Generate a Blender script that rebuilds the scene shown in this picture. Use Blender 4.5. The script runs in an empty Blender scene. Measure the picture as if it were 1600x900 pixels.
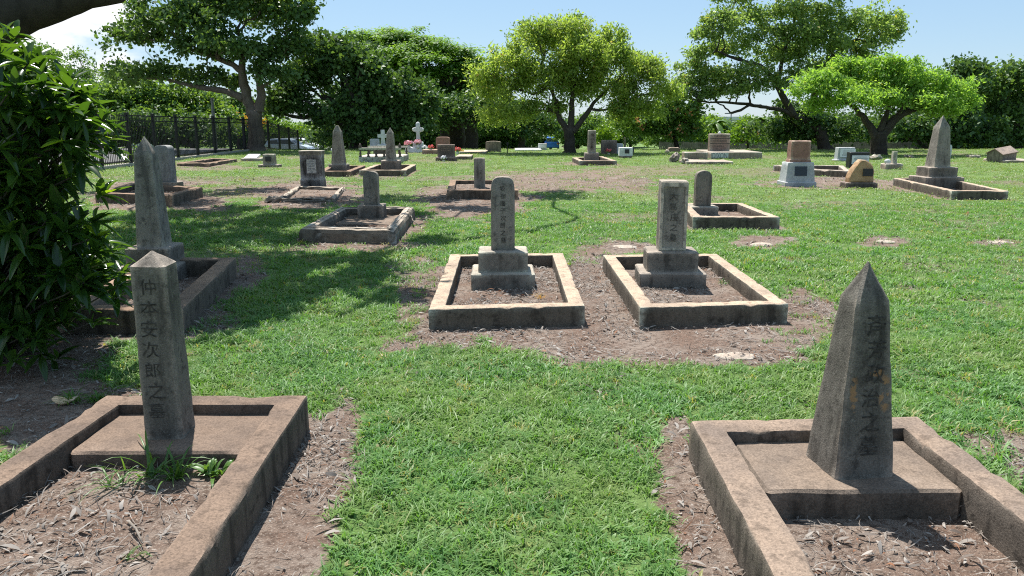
import bpy, bmesh, math, random
import numpy as np
from mathutils import Vector, Matrix, noise as mnoise

random.seed(7)
rng = np.random.default_rng(11)
SC = bpy.context.scene
COL = SC.collection
R = math.radians

# ------------------------------------------------------------------ camera model
H, F, HZ = 1.6, 1220.0, 185.0            # eye height, focal length (px of a 1600 wide picture), eye-level row
PITCH = math.atan((450 - HZ) / F)
CP, SP = math.cos(PITCH), math.sin(PITCH)

def G(px, py, z=0.0):
    """photo pixel -> point on the plane at height z"""
    u, v = px - 800, py - 450
    t = (H - z) / (F * SP + v * CP)
    return Vector((u * t, (F * CP - v * SP) * t, z))

def D(px, py, Y):
    """photo pixel -> point at distance Y"""
    u, v = px - 800, py - 450
    t = Y / (F * CP - v * SP)
    return Vector((u * t, Y, H - t * (F * SP + v * CP)))

def W(px, Y, z=0.5):
    """width in metres of px pixels at distance Y, height z"""
    return px * (Y * CP + (H - z) * SP) / F

def topx(x, y, z):
    yc = y * CP + (H - z) * SP
    zc = -(H - z) * CP + y * SP
    return 800 + F * x / yc, 450 - F * zc / yc

EL = R(64)
SUN = Vector((-0.37 * math.cos(EL), 0.929 * math.cos(EL), math.sin(EL))).normalized()

# ------------------------------------------------------------------ helpers
def tag(o, label=None, cat=None, group=None, kind=None):
    if label: o['label'] = label
    if cat: o['category'] = cat
    if group: o['group'] = group
    if kind: o['kind'] = kind
    return o

def empty(name, loc, label, cat, group=None, rz=0):
    o = bpy.data.objects.new(name, None)
    o.empty_display_size = 0.2
    COL.objects.link(o)
    o.location = loc
    o.rotation_euler = (0, 0, rz)
    return tag(o, label, cat, group)

def link(name, me, mat=None, parent=None, smooth=False):
    o = bpy.data.objects.new(name, me)
    COL.objects.link(o)
    if mat and not me.materials: me.materials.append(mat)
    if parent: o.parent = parent
    if smooth: me.polygons.foreach_set('use_smooth', [True] * len(me.polygons))
    return o

def mesh_np(name, V, Fq, rnd=None):
    """mesh from an (N,3) array and an (M,k) face array"""
    V = np.asarray(V, dtype=np.float32); Fq = np.asarray(Fq, dtype=np.int32)
    me = bpy.data.meshes.new(name)
    k = Fq.shape[1]
    me.vertices.add(len(V)); me.vertices.foreach_set('co', V.ravel())
    me.loops.add(Fq.size); me.loops.foreach_set('vertex_index', Fq.ravel())
    me.polygons.add(len(Fq)); me.polygons.foreach_set('loop_start', np.arange(0, Fq.size, k, dtype=np.int32))
    me.update(calc_edges=True)
    if rnd is not None:
        a = me.attributes.new('rnd', 'FLOAT', 'FACE'); a.data.foreach_set('value', np.asarray(rnd, dtype=np.float32))
    return me

class MB:
    """collects geometry for ONE mesh object"""
    def __init__(s): s.v = []; s.f = []
    def add(s, vs, fs):
        o = len(s.v); s.v += [tuple(p) for p in vs]; s.f += [tuple(i + o for i in f) for f in fs]
    def box(s, x0, x1, y0, y1, z0, z1, c=0.0):
        if c <= 0:
            s.add([(x0,y0,z0),(x1,y0,z0),(x1,y1,z0),(x0,y1,z0),(x0,y0,z1),(x1,y0,z1),(x1,y1,z1),(x0,y1,z1)],
                  [(3,2,1,0),(4,5,6,7),(0,1,5,4),(1,2,6,5),(2,3,7,6),(3,0,4,7)])
        else:
            cx, cy = (x0+x1)/2, (y0+y1)/2
            s.loft([(z0, x1-cx, y1-cy), (z1-c, x1-cx, y1-cy), (z1, x1-cx-c, y1-cy-c)], cx, cy, c, 1)
    def loft(s, secs, cx=0, cy=0, r=0.01, ns=1):
        """stack of rounded rectangles (z, half x, half y[, dx, dy])"""
        rings = []
        for sec in secs:
            z, hx, hy = sec[:3]; dx, dy = (sec[3], sec[4]) if len(sec) > 3 else (0, 0)
            rr = min(r, hx * .9, hy * .9); pts = []
            cs = [(hx-rr, -hy), (hx, -hy+rr), (hx, hy-rr), (hx-rr, hy), (-hx+rr, hy), (-hx, hy-rr), (-hx, -hy+rr), (-hx+rr, -hy)]
            for i in range(8):
                a, b = cs[i-1], cs[i]
                if i % 2 == 0:            # straight side
                    for k in range(ns): pts.append((a[0]+(b[0]-a[0])*k/ns, a[1]+(b[1]-a[1])*k/ns))
                else:
                    pts.append(a)
            rings.append([(cx+dx+p[0], cy+dy+p[1], z) for p in pts])
        n = len(rings[0]); vs = [p for q in rings for p in q]; fs = []
        for j in range(len(rings)-1):
            for i in range(n):
                a, b = j*n+i, j*n+(i+1) % n
                fs.append((a, b, b+n, a+n))
        fs.append(tuple(range(n-1, -1, -1))); fs.append(tuple(range((len(rings)-1)*n, len(rings)*n)))
        s.add(vs, fs)
    def extr(s, pts, y0, y1, c=0.006):
        """outline in x,z extruded from y0 to y1 with chamfered rims"""
        mx = sum(p[0] for p in pts)/len(pts); mz = sum(p[1] for p in pts)/len(pts)
        w = max(p[0] for p in pts)-min(p[0] for p in pts); k = 1 - 2*c/max(w, .01)
        small = [(mx+(p[0]-mx)*k, mz+(p[1]-mz)*k) for p in pts]
        n = len(pts); vs = []
        for q, y in ((small, y0), (pts, y0+c), (pts, y1-c), (small, y1)): vs += [(p[0], y, p[1]) for p in q]
        fs = []
        for j in range(3):
            for i in range(n):
                a, b = j*n+i, j*n+(i+1) % n
                fs.append((a, b, b+n, a+n))
        fs.append(tuple(range(n-1, -1, -1))); fs.append(tuple(range(3*n, 4*n)))
        s.add(vs, fs)
    def tube(s, path, rad, n=8, cap=True):
        path = [Vector(p) for p in path]; m = len(path)
        if not hasattr(rad, '__len__'): rad = [rad]*m
        vs = []; fs = []; side = None
        for i in range(m):
            t = (path[min(i+1, m-1)]-path[max(i-1, 0)]).normalized()
            if side is None:
                side = t.cross(Vector((0.31, 0.9, 0.2))); 
                if side.length < .05: side = t.cross(Vector((1, 0, 0)))
            side = (side - t*side.dot(t)).normalized(); up = t.cross(side)
            for k in range(n):
                a = 2*math.pi*k/n
                vs.append(path[i] + side*(math.cos(a)*rad[i]) + up*(math.sin(a)*rad[i]))
        for i in range(m-1):
            for k in range(n):
                a, b = i*n+k, i*n+(k+1) % n
                fs.append((a, b, b+n, a+n))
        if cap: fs.append(tuple(range(n-1, -1, -1))); fs.append(tuple(range((m-1)*n, m*n)))
        s.add(vs, fs)
    def ball(s, c, rx, ry, rz, nu=10, nv=7):
        vs = []; fs = []
        for j in range(nv+1):
            th = math.pi*j/nv
            for i in range(nu):
                ph = 2*math.pi*i/nu
                vs.append((c[0]+rx*math.sin(th)*math.cos(ph), c[1]+ry*math.sin(th)*math.sin(ph), c[2]-rz*math.cos(th)))
        for j in range(nv):
            for i in range(nu):
                a, b = j*nu+i, j*nu+(i+1) % nu
                fs.append((a, b, b+nu, a+nu))
        s.add(vs, fs)
    def rough(s, amp, freq=6.0, seed=0.0, zmin=-9):
        out = []
        for p in s.v:
            q = Vector(p)*freq + Vector((seed, seed*1.7, -seed))
            d = mnoise.noise_vector(q)*.65 + mnoise.noise_vector(q*3.1)*.35
            if p[2] < zmin: d = Vector((d.x, d.y, 0))
            out.append((p[0]+d.x*amp, p[1]+d.y*amp, p[2]+d.z*amp))
        s.v = out
        return s
    def build(s, name, mat, parent=None, smooth=False, merge=False, auto=None):
        me = bpy.data.meshes.new(name); me.from_pydata(s.v, [], s.f)
        if merge:
            bm = bmesh.new(); bm.from_mesh(me); bmesh.ops.remove_doubles(bm, verts=bm.verts, dist=1e-5)
            bmesh.ops.recalc_face_normals(bm, faces=bm.faces); bm.to_mesh(me); bm.free()
        me.update()
        o = link(name, me, mat, parent, smooth or auto is not None)
        if auto is not None: me.set_sharp_from_angle(angle=R(auto))
        return o

def copy_tree(o, parent=None):
    c = o.copy(); COL.objects.link(c)
    if parent: c.parent = parent
    for ch in o.children: copy_tree(ch, c)
    return c

# numpy value noise
def _h(ix, iy, s):
    n = (ix.astype(np.int64)*374761393 + iy.astype(np.int64)*668265263 + s*974711) & 0xffffffff
    n = ((n ^ (n >> 13))*1274126177) & 0xffffffff
    return ((n ^ (n >> 16)) & 0xffff)/65535.0
def vn(x, y, s=0):
    ix, iy = np.floor(x), np.floor(y); fx, fy = x-ix, y-iy
    fx = fx*fx*(3-2*fx); fy = fy*fy*(3-2*fy)
    a, b, c, d = _h(ix, iy, s), _h(ix+1, iy, s), _h(ix, iy+1, s), _h(ix+1, iy+1, s)
    return (a*(1-fx)+b*fx)*(1-fy)+(c*(1-fx)+d*fx)*fy
def fbm(x, y, s=0, o=4):
    t = 0; a = .5; 
    for k in range(o): t = t+a*vn(x*2**k, y*2**k, s+k*17); a *= .5
    return t/(1-.5**o)

# ------------------------------------------------------------------ materials
def newmat(name):
    m = bpy.data.materials.new(name); m.use_nodes = True
    nt = m.node_tree; nt.nodes.clear()
    out = nt.nodes.new('ShaderNodeOutputMaterial'); b = nt.nodes.new('ShaderNodeBsdfPrincipled')
    nt.links.new(b.outputs[0], out.inputs[0])
    return m, nt, b, out
def N(nt, t, **kw):
    n = nt.nodes.new('ShaderNode'+t)
    for k, v in kw.items():
        if k in n.inputs: n.inputs[k].default_value = v
        else: setattr(n, k, v)
    return n
def c4(c): return (c[0], c[1], c[2], 1)
def noise_n(nt, vec, scale, detail=6, rough=.6):
    n = N(nt, 'TexNoise', Scale=scale, Detail=detail, Roughness=rough)
    if vec is not None: nt.links.new(vec, n.inputs['Vector'])
    return n.outputs['Fac']
def ramp(nt, fac, a, b, lo=0., hi=1.):
    n = N(nt, 'MapRange'); n.interpolation_type = 'SMOOTHSTEP'
    nt.links.new(fac, n.inputs[0])
    n.inputs[1].default_value = a; n.inputs[2].default_value = b; n.inputs[3].default_value = lo; n.inputs[4].default_value = hi
    return n.outputs[0]
def mixc(nt, fac, a, b, blend='MIX'):
    n = N(nt, 'Mix', data_type='RGBA', blend_type=blend)
    for sock, v in ((n.inputs[0], fac), (n.inputs[6], a), (n.inputs[7], b)):
        if hasattr(v, 'is_linked'): nt.links.new(v, sock)
        elif isinstance(v, (int, float)): sock.default_value = v
        else: sock.default_value = c4(v)
    return n.outputs[2]
def objvec(nt):
    tc = N(nt, 'TexCoord'); oi = N(nt, 'ObjectInfo')
    mul = N(nt, 'Math', operation='MULTIPLY'); nt.links.new(oi.outputs['Random'], mul.inputs[0]); mul.inputs[1].default_value = 37.
    add = N(nt, 'VectorMath', operation='ADD'); nt.links.new(tc.outputs['Object'], add.inputs[0]); nt.links.new(mul.outputs[0], add.inputs[1])
    return add.outputs[0]
def bump(nt, b, h, strength, dist=.01):
    n = N(nt, 'Bump', Strength=strength, Distance=dist); nt.links.new(h, n.inputs['Height']); nt.links.new(n.outputs[0], b.inputs['Normal'])
    return n

def concrete(name, base, top=None, stain=None, s_amt=.5, scale=1.0, rough=.92, streak=True, lichen=None):
    """weathered cement / stone: base colour, upper faces paler from wear and painted-in light, black mould blotches and runs"""
    m, nt, b, out = newmat(name)
    v = objvec(nt)
    stain = stain or [c*.32 for c in base]
    n1 = noise_n(nt, v, 2.2*scale, 8, .65); n2 = noise_n(nt, v, 9*scale, 6, .6); n3 = noise_n(nt, v, 70*scale, 4, .7)
    col = mixc(nt, ramp(nt, n1, .40, .66), base, [c*.72 for c in base])
    if streak:
        mp = N(nt, 'Mapping'); mp.inputs['Scale'].default_value = (5.5*scale, 5.5*scale, .9*scale); nt.links.new(v, mp.inputs[0])
        n4 = noise_n(nt, mp.outputs[0], 1.0, 5, .6)
        col = mixc(nt, ramp(nt, n4, .48, .68, 0, s_amt), col, stain)
    col = mixc(nt, ramp(nt, n2, .52, .68, 0, s_amt), col, stain)
    if lichen: col = mixc(nt, ramp(nt, noise_n(nt, v, 17*scale, 5, .7), .60, .66, 0, .7), col, lichen)
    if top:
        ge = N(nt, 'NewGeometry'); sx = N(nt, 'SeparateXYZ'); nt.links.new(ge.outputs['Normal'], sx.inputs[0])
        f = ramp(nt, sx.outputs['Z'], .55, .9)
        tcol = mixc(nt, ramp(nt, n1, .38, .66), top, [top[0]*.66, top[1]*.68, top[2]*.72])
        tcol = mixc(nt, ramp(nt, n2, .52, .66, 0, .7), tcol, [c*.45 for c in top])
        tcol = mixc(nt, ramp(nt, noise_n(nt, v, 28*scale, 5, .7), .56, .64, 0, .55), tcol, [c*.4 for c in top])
        col = mixc(nt, f, col, tcol)  # sides darker than tops: wear and growth, plus shade put into the colour
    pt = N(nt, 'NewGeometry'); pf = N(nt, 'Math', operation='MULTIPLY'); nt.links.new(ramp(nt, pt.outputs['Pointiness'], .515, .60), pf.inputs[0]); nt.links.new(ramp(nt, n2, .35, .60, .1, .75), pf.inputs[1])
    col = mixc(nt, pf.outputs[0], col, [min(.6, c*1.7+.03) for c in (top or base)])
    sp = ramp(nt, n3, .25, .75, .62, 1.28)
    cm = N(nt, 'CombineColor'); [nt.links.new(sp, cm.inputs[i]) for i in range(3)]
    col = mixc(nt, 1.0, col, cm.outputs[0], 'MULTIPLY')
    nt.links.new(col, b.inputs['Base Color']); b.inputs['Roughness'].default_value = rough; b.inputs['Specular IOR Level'].default_value = .25
    ad = N(nt, 'Math', operation='ADD'); nt.links.new(n3, ad.inputs[0]); nt.links.new(n2, ad.inputs[1])
    bump(nt, b, ad.outputs[0], .55, .008)
    return m

def plain(name, col, rough=.6, var=.25, scale=12, metal=0, spec=.4, bmp=0.):
    m, nt, b, out = newmat(name)
    v = objvec(nt); n = noise_n(nt, v, scale, 6, .6)
    nt.links.new(mixc(nt, ramp(nt, n, .3, .7), [c*(1-var) for c in col], [min(1, c*(1+var*.45)) for c in col]), b.inputs['Base Color'])
    b.inputs['Roughness'].default_value = rough; b.inputs['Metallic'].default_value = metal; b.inputs['Specular IOR Level'].default_value = spec
    if bmp: bump(nt, b, n, bmp, .01)
    return m

def leaf(name, ca, cb, trans=.3, rough=.45, tcol=None, spec=.4, inst=False, third=None):
    m, nt, b, out = newmat(name)
    if inst:
        f = N(nt, 'ObjectInfo').outputs['Random']
    else:
        at = N(nt, 'Attribute'); at.attribute_name = 'rnd'; f = at.outputs['Fac']
    col = mixc(nt, f, ca, cb)
    if third: col = mixc(nt, ramp(nt, f, third[1], third[1]+.02), col, third[0])
    nt.links.new(col, b.inputs['Base Color']); b.inputs['Roughness'].default_value = rough; b.inputs['Specular IOR Level'].default_value = spec
    tr = N(nt, 'BsdfTranslucent'); mx = N(nt, 'MixShader'); mx.inputs[0].default_value = trans
    tc = mixc(nt, 1.0, col, tcol or (1.9, 1.7, .7), 'MULTIPLY'); nt.links.new(tc, tr.inputs[0])
    nt.links.new(b.outputs[0], mx.inputs[1]); nt.links.new(tr.outputs[0], mx.inputs[2]); nt.links.new(mx.outputs[0], out.inputs[0])
    return m

M = {}
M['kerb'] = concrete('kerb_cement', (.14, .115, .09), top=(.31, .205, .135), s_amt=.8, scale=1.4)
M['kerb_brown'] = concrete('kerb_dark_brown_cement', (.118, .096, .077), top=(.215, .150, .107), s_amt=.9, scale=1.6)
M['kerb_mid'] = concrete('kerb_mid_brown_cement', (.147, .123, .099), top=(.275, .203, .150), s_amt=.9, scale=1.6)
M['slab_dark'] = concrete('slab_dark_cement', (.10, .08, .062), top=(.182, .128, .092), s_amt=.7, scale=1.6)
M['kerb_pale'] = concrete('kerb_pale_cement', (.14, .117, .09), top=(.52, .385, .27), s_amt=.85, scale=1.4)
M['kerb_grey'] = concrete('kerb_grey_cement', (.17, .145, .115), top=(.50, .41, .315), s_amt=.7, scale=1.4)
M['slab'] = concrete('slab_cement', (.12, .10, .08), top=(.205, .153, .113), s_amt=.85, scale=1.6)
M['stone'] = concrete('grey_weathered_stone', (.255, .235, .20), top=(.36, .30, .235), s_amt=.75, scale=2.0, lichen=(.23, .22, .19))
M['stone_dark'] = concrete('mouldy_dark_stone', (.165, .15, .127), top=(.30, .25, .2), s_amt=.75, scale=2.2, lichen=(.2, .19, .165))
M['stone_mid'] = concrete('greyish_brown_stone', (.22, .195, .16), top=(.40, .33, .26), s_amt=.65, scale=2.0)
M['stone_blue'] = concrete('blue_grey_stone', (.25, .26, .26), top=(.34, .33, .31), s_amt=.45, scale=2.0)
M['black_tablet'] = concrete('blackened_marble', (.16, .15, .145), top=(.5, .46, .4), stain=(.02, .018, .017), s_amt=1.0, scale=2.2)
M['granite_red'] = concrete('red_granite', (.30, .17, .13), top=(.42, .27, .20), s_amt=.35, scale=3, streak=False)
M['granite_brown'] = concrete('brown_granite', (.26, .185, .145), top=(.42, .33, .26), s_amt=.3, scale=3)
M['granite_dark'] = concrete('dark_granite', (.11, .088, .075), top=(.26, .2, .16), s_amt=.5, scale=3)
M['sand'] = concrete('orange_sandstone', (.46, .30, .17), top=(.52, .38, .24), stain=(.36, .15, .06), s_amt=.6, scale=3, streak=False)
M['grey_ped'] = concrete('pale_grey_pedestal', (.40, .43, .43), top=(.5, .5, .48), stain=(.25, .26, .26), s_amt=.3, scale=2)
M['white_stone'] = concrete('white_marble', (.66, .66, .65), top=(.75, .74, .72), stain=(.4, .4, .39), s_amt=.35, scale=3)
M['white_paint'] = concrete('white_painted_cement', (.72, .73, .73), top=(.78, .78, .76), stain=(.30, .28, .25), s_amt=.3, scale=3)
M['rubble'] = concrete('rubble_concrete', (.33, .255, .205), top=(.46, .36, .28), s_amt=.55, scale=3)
M['plaque'] = plain('dark_bronze_plaque', (.035, .035, .04), .4, .4, 40, .3)
M['plaque_blue'] = plain('blue_black_plaque', (.025, .035, .055), .35, .5, 40)
M['plaque_white'] = plain('white_plaque', (.66, .68, .72), .5, .1, 30)
M['ink'] = plain('grimy_engraving', (.052, .047, .040), .95, .7, 45)
M['ink_soft'] = plain('soft_engraving', (.085, .077, .065), .95, .7, 45)
M['ink_grey'] = plain('grey_lettering', (.22, .22, .24), .8, .3, 60)
M['orange_stain'] = plain('orange_lichen', (.40, .20, .075), .95, .35, 40)
M['black_steel'] = plain('black_powder_coated_steel', (.012, .012, .013), .45, .3, 8, .0, .4)
M['grey_steel'] = plain('grey_galvanised_steel', (.20, .21, .21), .5, .2, 8, .3)
M['iron'] = plain('rusty_iron', (.10, .075, .06), .8, .4, 20)
M['tyre'] = plain('tyre_rubber', (.02, .02, .02), .9, .2)
M['glass'] = plain('dark_car_glass', (.02, .025, .03), .08, .1, 3, 0, .6)
M['car_silver'] = plain('silver_blue_car_paint', (.50, .56, .64), .3, .05, 2, .3, .5)
M['car_white'] = plain('white_car_paint', (.72, .74, .76), .3, .05, 2, 0, .5)
M['car_blue'] = plain('blue_car_paint', (.03, .15, .50), .3, .1, 2, 0, .5)
M['car_grey'] = plain('grey_blue_car_paint', (.20, .25, .36), .3, .1, 2, 0, .5)
M['lamp_red'] = plain('red_tail_lamp', (.35, .02, .02), .3)
M['pale_wall'] = plain('pale_building_wall', (.55, .58, .62), .8, .1, 1)
M['timber'] = plain('weathered_grey_palings', (.14, .12, .10), .9, .4, 3)
M['bark_dark'] = concrete('dark_bark', (.05, .04, .032), s_amt=.6, scale=2.0)
M['bark'] = concrete('grey_brown_bark', (.12, .094, .073), s_amt=.6, scale=2.0)
M['stick'] = plain('dead_stick', (.26, .22, .18), .9, .4, 30)
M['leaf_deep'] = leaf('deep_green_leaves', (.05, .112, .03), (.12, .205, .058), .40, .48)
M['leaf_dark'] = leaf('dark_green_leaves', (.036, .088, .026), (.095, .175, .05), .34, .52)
M['leaf_rain'] = leaf('rain_tree_leaves', (.085, .19, .032), (.16, .29, .05), .5, .55)
M['leaf_yellow'] = leaf('yellow_green_leaves', (.12, .205, .045), (.29, .36, .085), .52, .55, tcol=(1.9, 1.9, 1.), third=((.36, .27, .10), .965))
M['leaf_lime'] = leaf('lime_green_leaves', (.125, .255, .045), (.25, .40, .08), .52, .55, tcol=(1.9, 1.8, .9), third=((.30, .26, .08), .975))
M['leaf_olive'] = leaf('olive_green_leaves', (.125, .205, .068), (.235, .32, .10), .52, .45, tcol=(1.8, 1.8, .95), third=((.36, .33, .06), .93))
M['leaf_bright'] = leaf('bright_shrub_leaves', (.07, .16, .018), (.16, .28, .03), .4, .5)
M['leaf_mid'] = leaf('mid_green_leaves', (.07, .15, .035), (.14, .24, .055), .42, .45)
M['leaf_amber'] = leaf('amber_leaves', (.30, .22, .03), (.40, .20, .03), .4, .6)
M['leaf_bush'] = leaf('glossy_bush_leaves', (.014, .044, .012), (.060, .122, .028), .44, .22, tcol=(2.4, 2.2, .5), spec=.6, third=((.15, .24, .03), .93))
M['blossom'] = leaf('orange_blossom', (.62, .26, .12), (.70, .36, .22), .3, .6, tcol=(1.2, 1, .8))
M['pink'] = leaf('pink_petals', (.75, .25, .33), (.85, .60, .62), .3, .6, tcol=(1.2, 1, 1))
M['red_petal'] = leaf('red_petals', (.70, .08, .08), (.75, .25, .22), .3, .6, tcol=(1.2, 1, 1))
M['white_petal'] = leaf('white_petals', (.75, .75, .76), (.8, .8, .8), .3, .6, tcol=(1, 1, 1))
M['yellow_petal'] = leaf('yellow_petals', (.7, .5, .08), (.75, .6, .15), .3, .6, tcol=(1, 1, 1))
M['weed'] = leaf('weed_leaves', (.06, .14, .03), (.11, .21, .045), .35, .4)
def grassmat(name, ca, cb, dry, trans):
    m = leaf(name, ca, cb, trans, .48, tcol=(1.6, 1.7, .6), inst=True, third=(dry, .92), spec=.3); nt = m.node_tree
    bs = next(n for n in nt.nodes if n.type == 'BSDF_PRINCIPLED'); src = bs.inputs['Base Color'].links[0].from_socket
    gp = N(nt, 'NewGeometry').outputs['Position']
    c = mixc(nt, ramp(nt, noise_n(nt, gp, .9, 5, .6), .38, .64), src, [(ca[0]+cb[0])*.72, (ca[1]+cb[1])*.52, (ca[2]+cb[2])*.5])
    c = mixc(nt, ramp(nt, noise_n(nt, gp, 2.6, 4, .6), .54, .70, 0, .75), c, [ca[0]*.62, ca[1]*.78, ca[2]*.7])
    c = mixc(nt, ramp(nt, noise_n(nt, gp, .45, 5, .65), .60, .74, 0, .5), c, dry)
    for l in list(nt.links):
        if l.from_socket == src and l.to_node != c.node and l.to_node.type in ('BSDF_PRINCIPLED',): nt.links.remove(l)
    nt.links.new(c, bs.inputs['Base Color'])
    return m
M['grass'] = grassmat('grass_blades', (.082, .192, .050), (.178, .328, .098), (.33, .29, .13), .34)
M['grass_far'] = grassmat('lawn_tufts', (.12, .215, .058), (.215, .305, .105), (.29, .25, .14), .28)
M['litter'] = leaf('dead_leaf_litter', (.13, .10, .08), (.37, .335, .295), .1, .85, tcol=(1, 1, 1), inst=True, third=((.22, .10, .05), .94))
M['dead_leaf'] = plain('pale_dead_leaf', (.75, .55, .36), .7, .2, 20)

# ------------------------------------------------------------------ terrain
def terr(x, y):
    s = np.maximum(0, np.asarray(y, dtype=float)-42)
    return -2.4*(1-np.exp(-s*.042)) if True else s
def tz(x, y): return float(terr(x, y))

KERBS = []       # world quads with litter/dirt
DIRT = [  # bare patches (photo px): cx, cy, rx, ry, strength
    (960, 532, 335, 35, 1.), (930, 470, 60, 90, .9), (655, 470, 34, 60, .7), (1255, 500, 60, 50, .8), (1150, 552, 160, 22, 1),
    (900, 283, 150, 18, .72), (1000, 268, 120, 10, .55), (820, 275, 90, 12, .5), (978, 386, 55, 10, 1), (1195, 378, 52, 12, .95), (1383, 377, 40, 9, .8), (1560, 380, 48, 7, .75),
    (480, 305, 90, 24, 1), (390, 300, 70, 12, .6), (560, 386, 110, 8, .8), (652, 352, 16, 16, .8), (740, 318, 95, 26, .95), (700, 300, 60, 14, .6),
    (385, 430, 26, 30, .8), (310, 318, 60, 14, .9), (200, 310, 70, 22, .9), (250, 288, 90, 8, .8), (110, 650, 150, 60, 1), (30, 620, 90, 90, 1), (60, 540, 150, 70, 1), (230, 505, 120, 30, .75),
    (540, 660, 26, 60, .9), (520, 720, 40, 80, .95), (470, 820, 60, 110, 1), (420, 890, 60, 80, 1), (200, 880, 300, 200, 1),
    (1060, 740, 38, 70, .9), (1110, 830, 50, 110, 1), (1160, 900, 60, 80, 1), (1560, 690, 70, 28, .7), (1650, 720, 90, 60, .9),
    (1300, 286, 120, 10, .8), (1410, 290, 60, 10, .8), (1180, 268, 70, 8, .5), (1510, 350, 70, 12, .45), (1450, 410, 70, 16, .4), (1590, 410, 40, 30, .4), (1130, 430, 0, 0, 0),
    (690, 250, 70, 6, .5), (500, 272, 60, 5, .5), (340, 262, 70, 5, .6), (920, 256, 60, 4, .6), (620, 300, 40, 6, .4), (1080, 262, 60, 6, .5), (330, 340, 60, 12, .5), (450, 390, 60, 12, .4),
    (430, 280, 80, 5, .5), (1350, 268, 60, 5, .4), (1480, 262, 70, 4, .3), (750, 262, 40, 4, .4), (300, 470, 70, 20, .5), (640, 420, 40, 18, .5), (420, 510, 40, 8, .35)]

def dirt_mask(x, y):
    x = np.asarray(x, dtype=float); y = np.asarray(y, dtype=float)
    yc = np.maximum(y*CP + H*SP, .25); zc = -H*CP + y*SP
    px = 800+F*x/yc; py = 450-F*zc/yc
    nz = fbm(x*2.3, y*2.3, 3)-.5; n2 = fbm(x*9, y*9, 5)-.5
    m = np.zeros_like(x)
    for cx, cy, rx, ry, st in DIRT:
        if rx == 0: continue
        d = np.sqrt(((px-cx)/rx)**2+((py-cy)/ry)**2) + nz*1.1 + n2*.5
        m = np.maximum(m, st*np.clip((1.12-d)/.28, 0, 1))
    for q, mar, fl_, w_ in KERBS:
        cx = sum(p[0] for p in q)/4; cy = sum(p[1] for p in q)/4
        sd = np.full_like(x, -9.)
        for i in range(4):
            a, b = q[i], q[(i+1) % 4]; ex, ey = b[0]-a[0], b[1]-a[1]; L = math.hypot(ex, ey)
            sd = np.maximum(sd, ((x-a[0])*ey-(y-a[1])*ex)/L)
        m = np.maximum(m, np.clip((mar+nz*.35-sd)/.08, 0, 1))
    # thin scattered wear over the open lawn
    wear = fbm(x*.55+9, y*.55, 21); m = np.maximum(m, np.clip((wear-.56)/.13, 0, 1)*.52*np.clip((y-5)/6, 0, 1))
    fine = fbm(x*3.1, y*3.1, 33, 3); m = np.maximum(m, np.clip((fine-.66)/.1, 0, 1)*.45)
    return np.clip(m, 0, 1)

def fill_z(x, y):
    z = np.zeros_like(np.asarray(x, dtype=float))
    for q, mar, fl, w in KERBS:
        if fl <= 0: continue
        sd = np.full_like(z, -9.)
        for i in range(4):
            a, b = q[i], q[(i+1) % 4]; ex, ey = b[0]-a[0], b[1]-a[1]; L = math.hypot(ex, ey)
            sd = np.maximum(sd, ((x-a[0])*ey-(y-a[1])*ex)/L)
        z = np.maximum(z, fl*np.clip((-sd-w*.35)/(w*.45), 0, 1))
    return z

# ------------------------------------------------------------------ graves
def kerb(label, corners, h, w, mat, amp=.006, rnd=.012, group=None, margin=.16, sub=.09, fill=0.):
    """closed kerb frame swept round four outer corners (front left, front right, back right, back left)"""
    q = [Vector((c[0], c[1], 0)) for c in corners]
    KERBS.append(([(p.x, p.y) for p in q], margin, fill, w))
    ctr = sum(q, Vector())/4; ctr.z = 0
    e = empty('grave_kerb', ctr, label, 'grave kerb', group)
    inner = []
    for i in range(4):
        p, a, b = q[i], q[i-1], q[(i+1) % 4]
        d1 = (a-p).normalized(); d2 = (b-p).normalized(); k = w/max(.3, d1.cross(d2).length)
        inner.append(p+(d1+d2)*k)
    prof = [(0, -.12), (0, h*.3), (0, h*.65), (0, h-rnd), (rnd*.3/w, h-rnd*.3), (rnd/w, h), (.35, h), (.65, h), (1-rnd/w, h), (1-rnd*.3/w, h-rnd*.3), (1, h-rnd), (1, h*.6), (1, h*.3), (1, -.12)]
    np_ = len(prof); b = MB(); rings = []
    for i in range(4):
        a0, a1 = q[i], q[(i+1) % 4]; b0, b1 = inner[i], inner[(i+1) % 4]
        n = max(3, int((a1-a0).length/sub)) if (a1-a0).length > 0 else 3
        for k in range(n):
            t = k/n; o = a0.lerp(a1, t); ii = b0.lerp(b1, t)
            ring = []; c_o = max(0, mnoise.noise((len(rings)*.42*sub/.05, label.__len__()*3.1, 0))-.18)*amp*9; c_i = max(0, mnoise.noise((len(rings)*.37*sub/.05, 55.+label.__len__(), 0))-.22)*amp*8
            for kk, (s, z) in enumerate(prof):
                if kk in (3, 4, 5): z -= c_o*(.7, 1, .5)[kk-3]; s += c_o*(.3, .5, .6)[kk-3]/w
                if kk in (8, 9, 10): z -= c_i*(.5, 1, .7)[kk-8]; s -= c_i*(.6, .5, .3)[kk-8]/w
                ring.append(o.lerp(ii, s)-ctr+Vector((0, 0, z)))
            rings.append(ring)
    m = len(rings); vs = [p for r_ in rings for p in r_]; fs = []
    for j in range(m):
        for i in range(np_-1):
            a = j*np_+i; c = ((j+1) % m)*np_+i
            fs.append((a, c, c+1, a+1))
    b.add(vs, fs); b.rough(amp, 7, random.random()*50)
    b.build('kerb_frame', mat, e, auto=35)
    return e, ctr, inner

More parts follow.
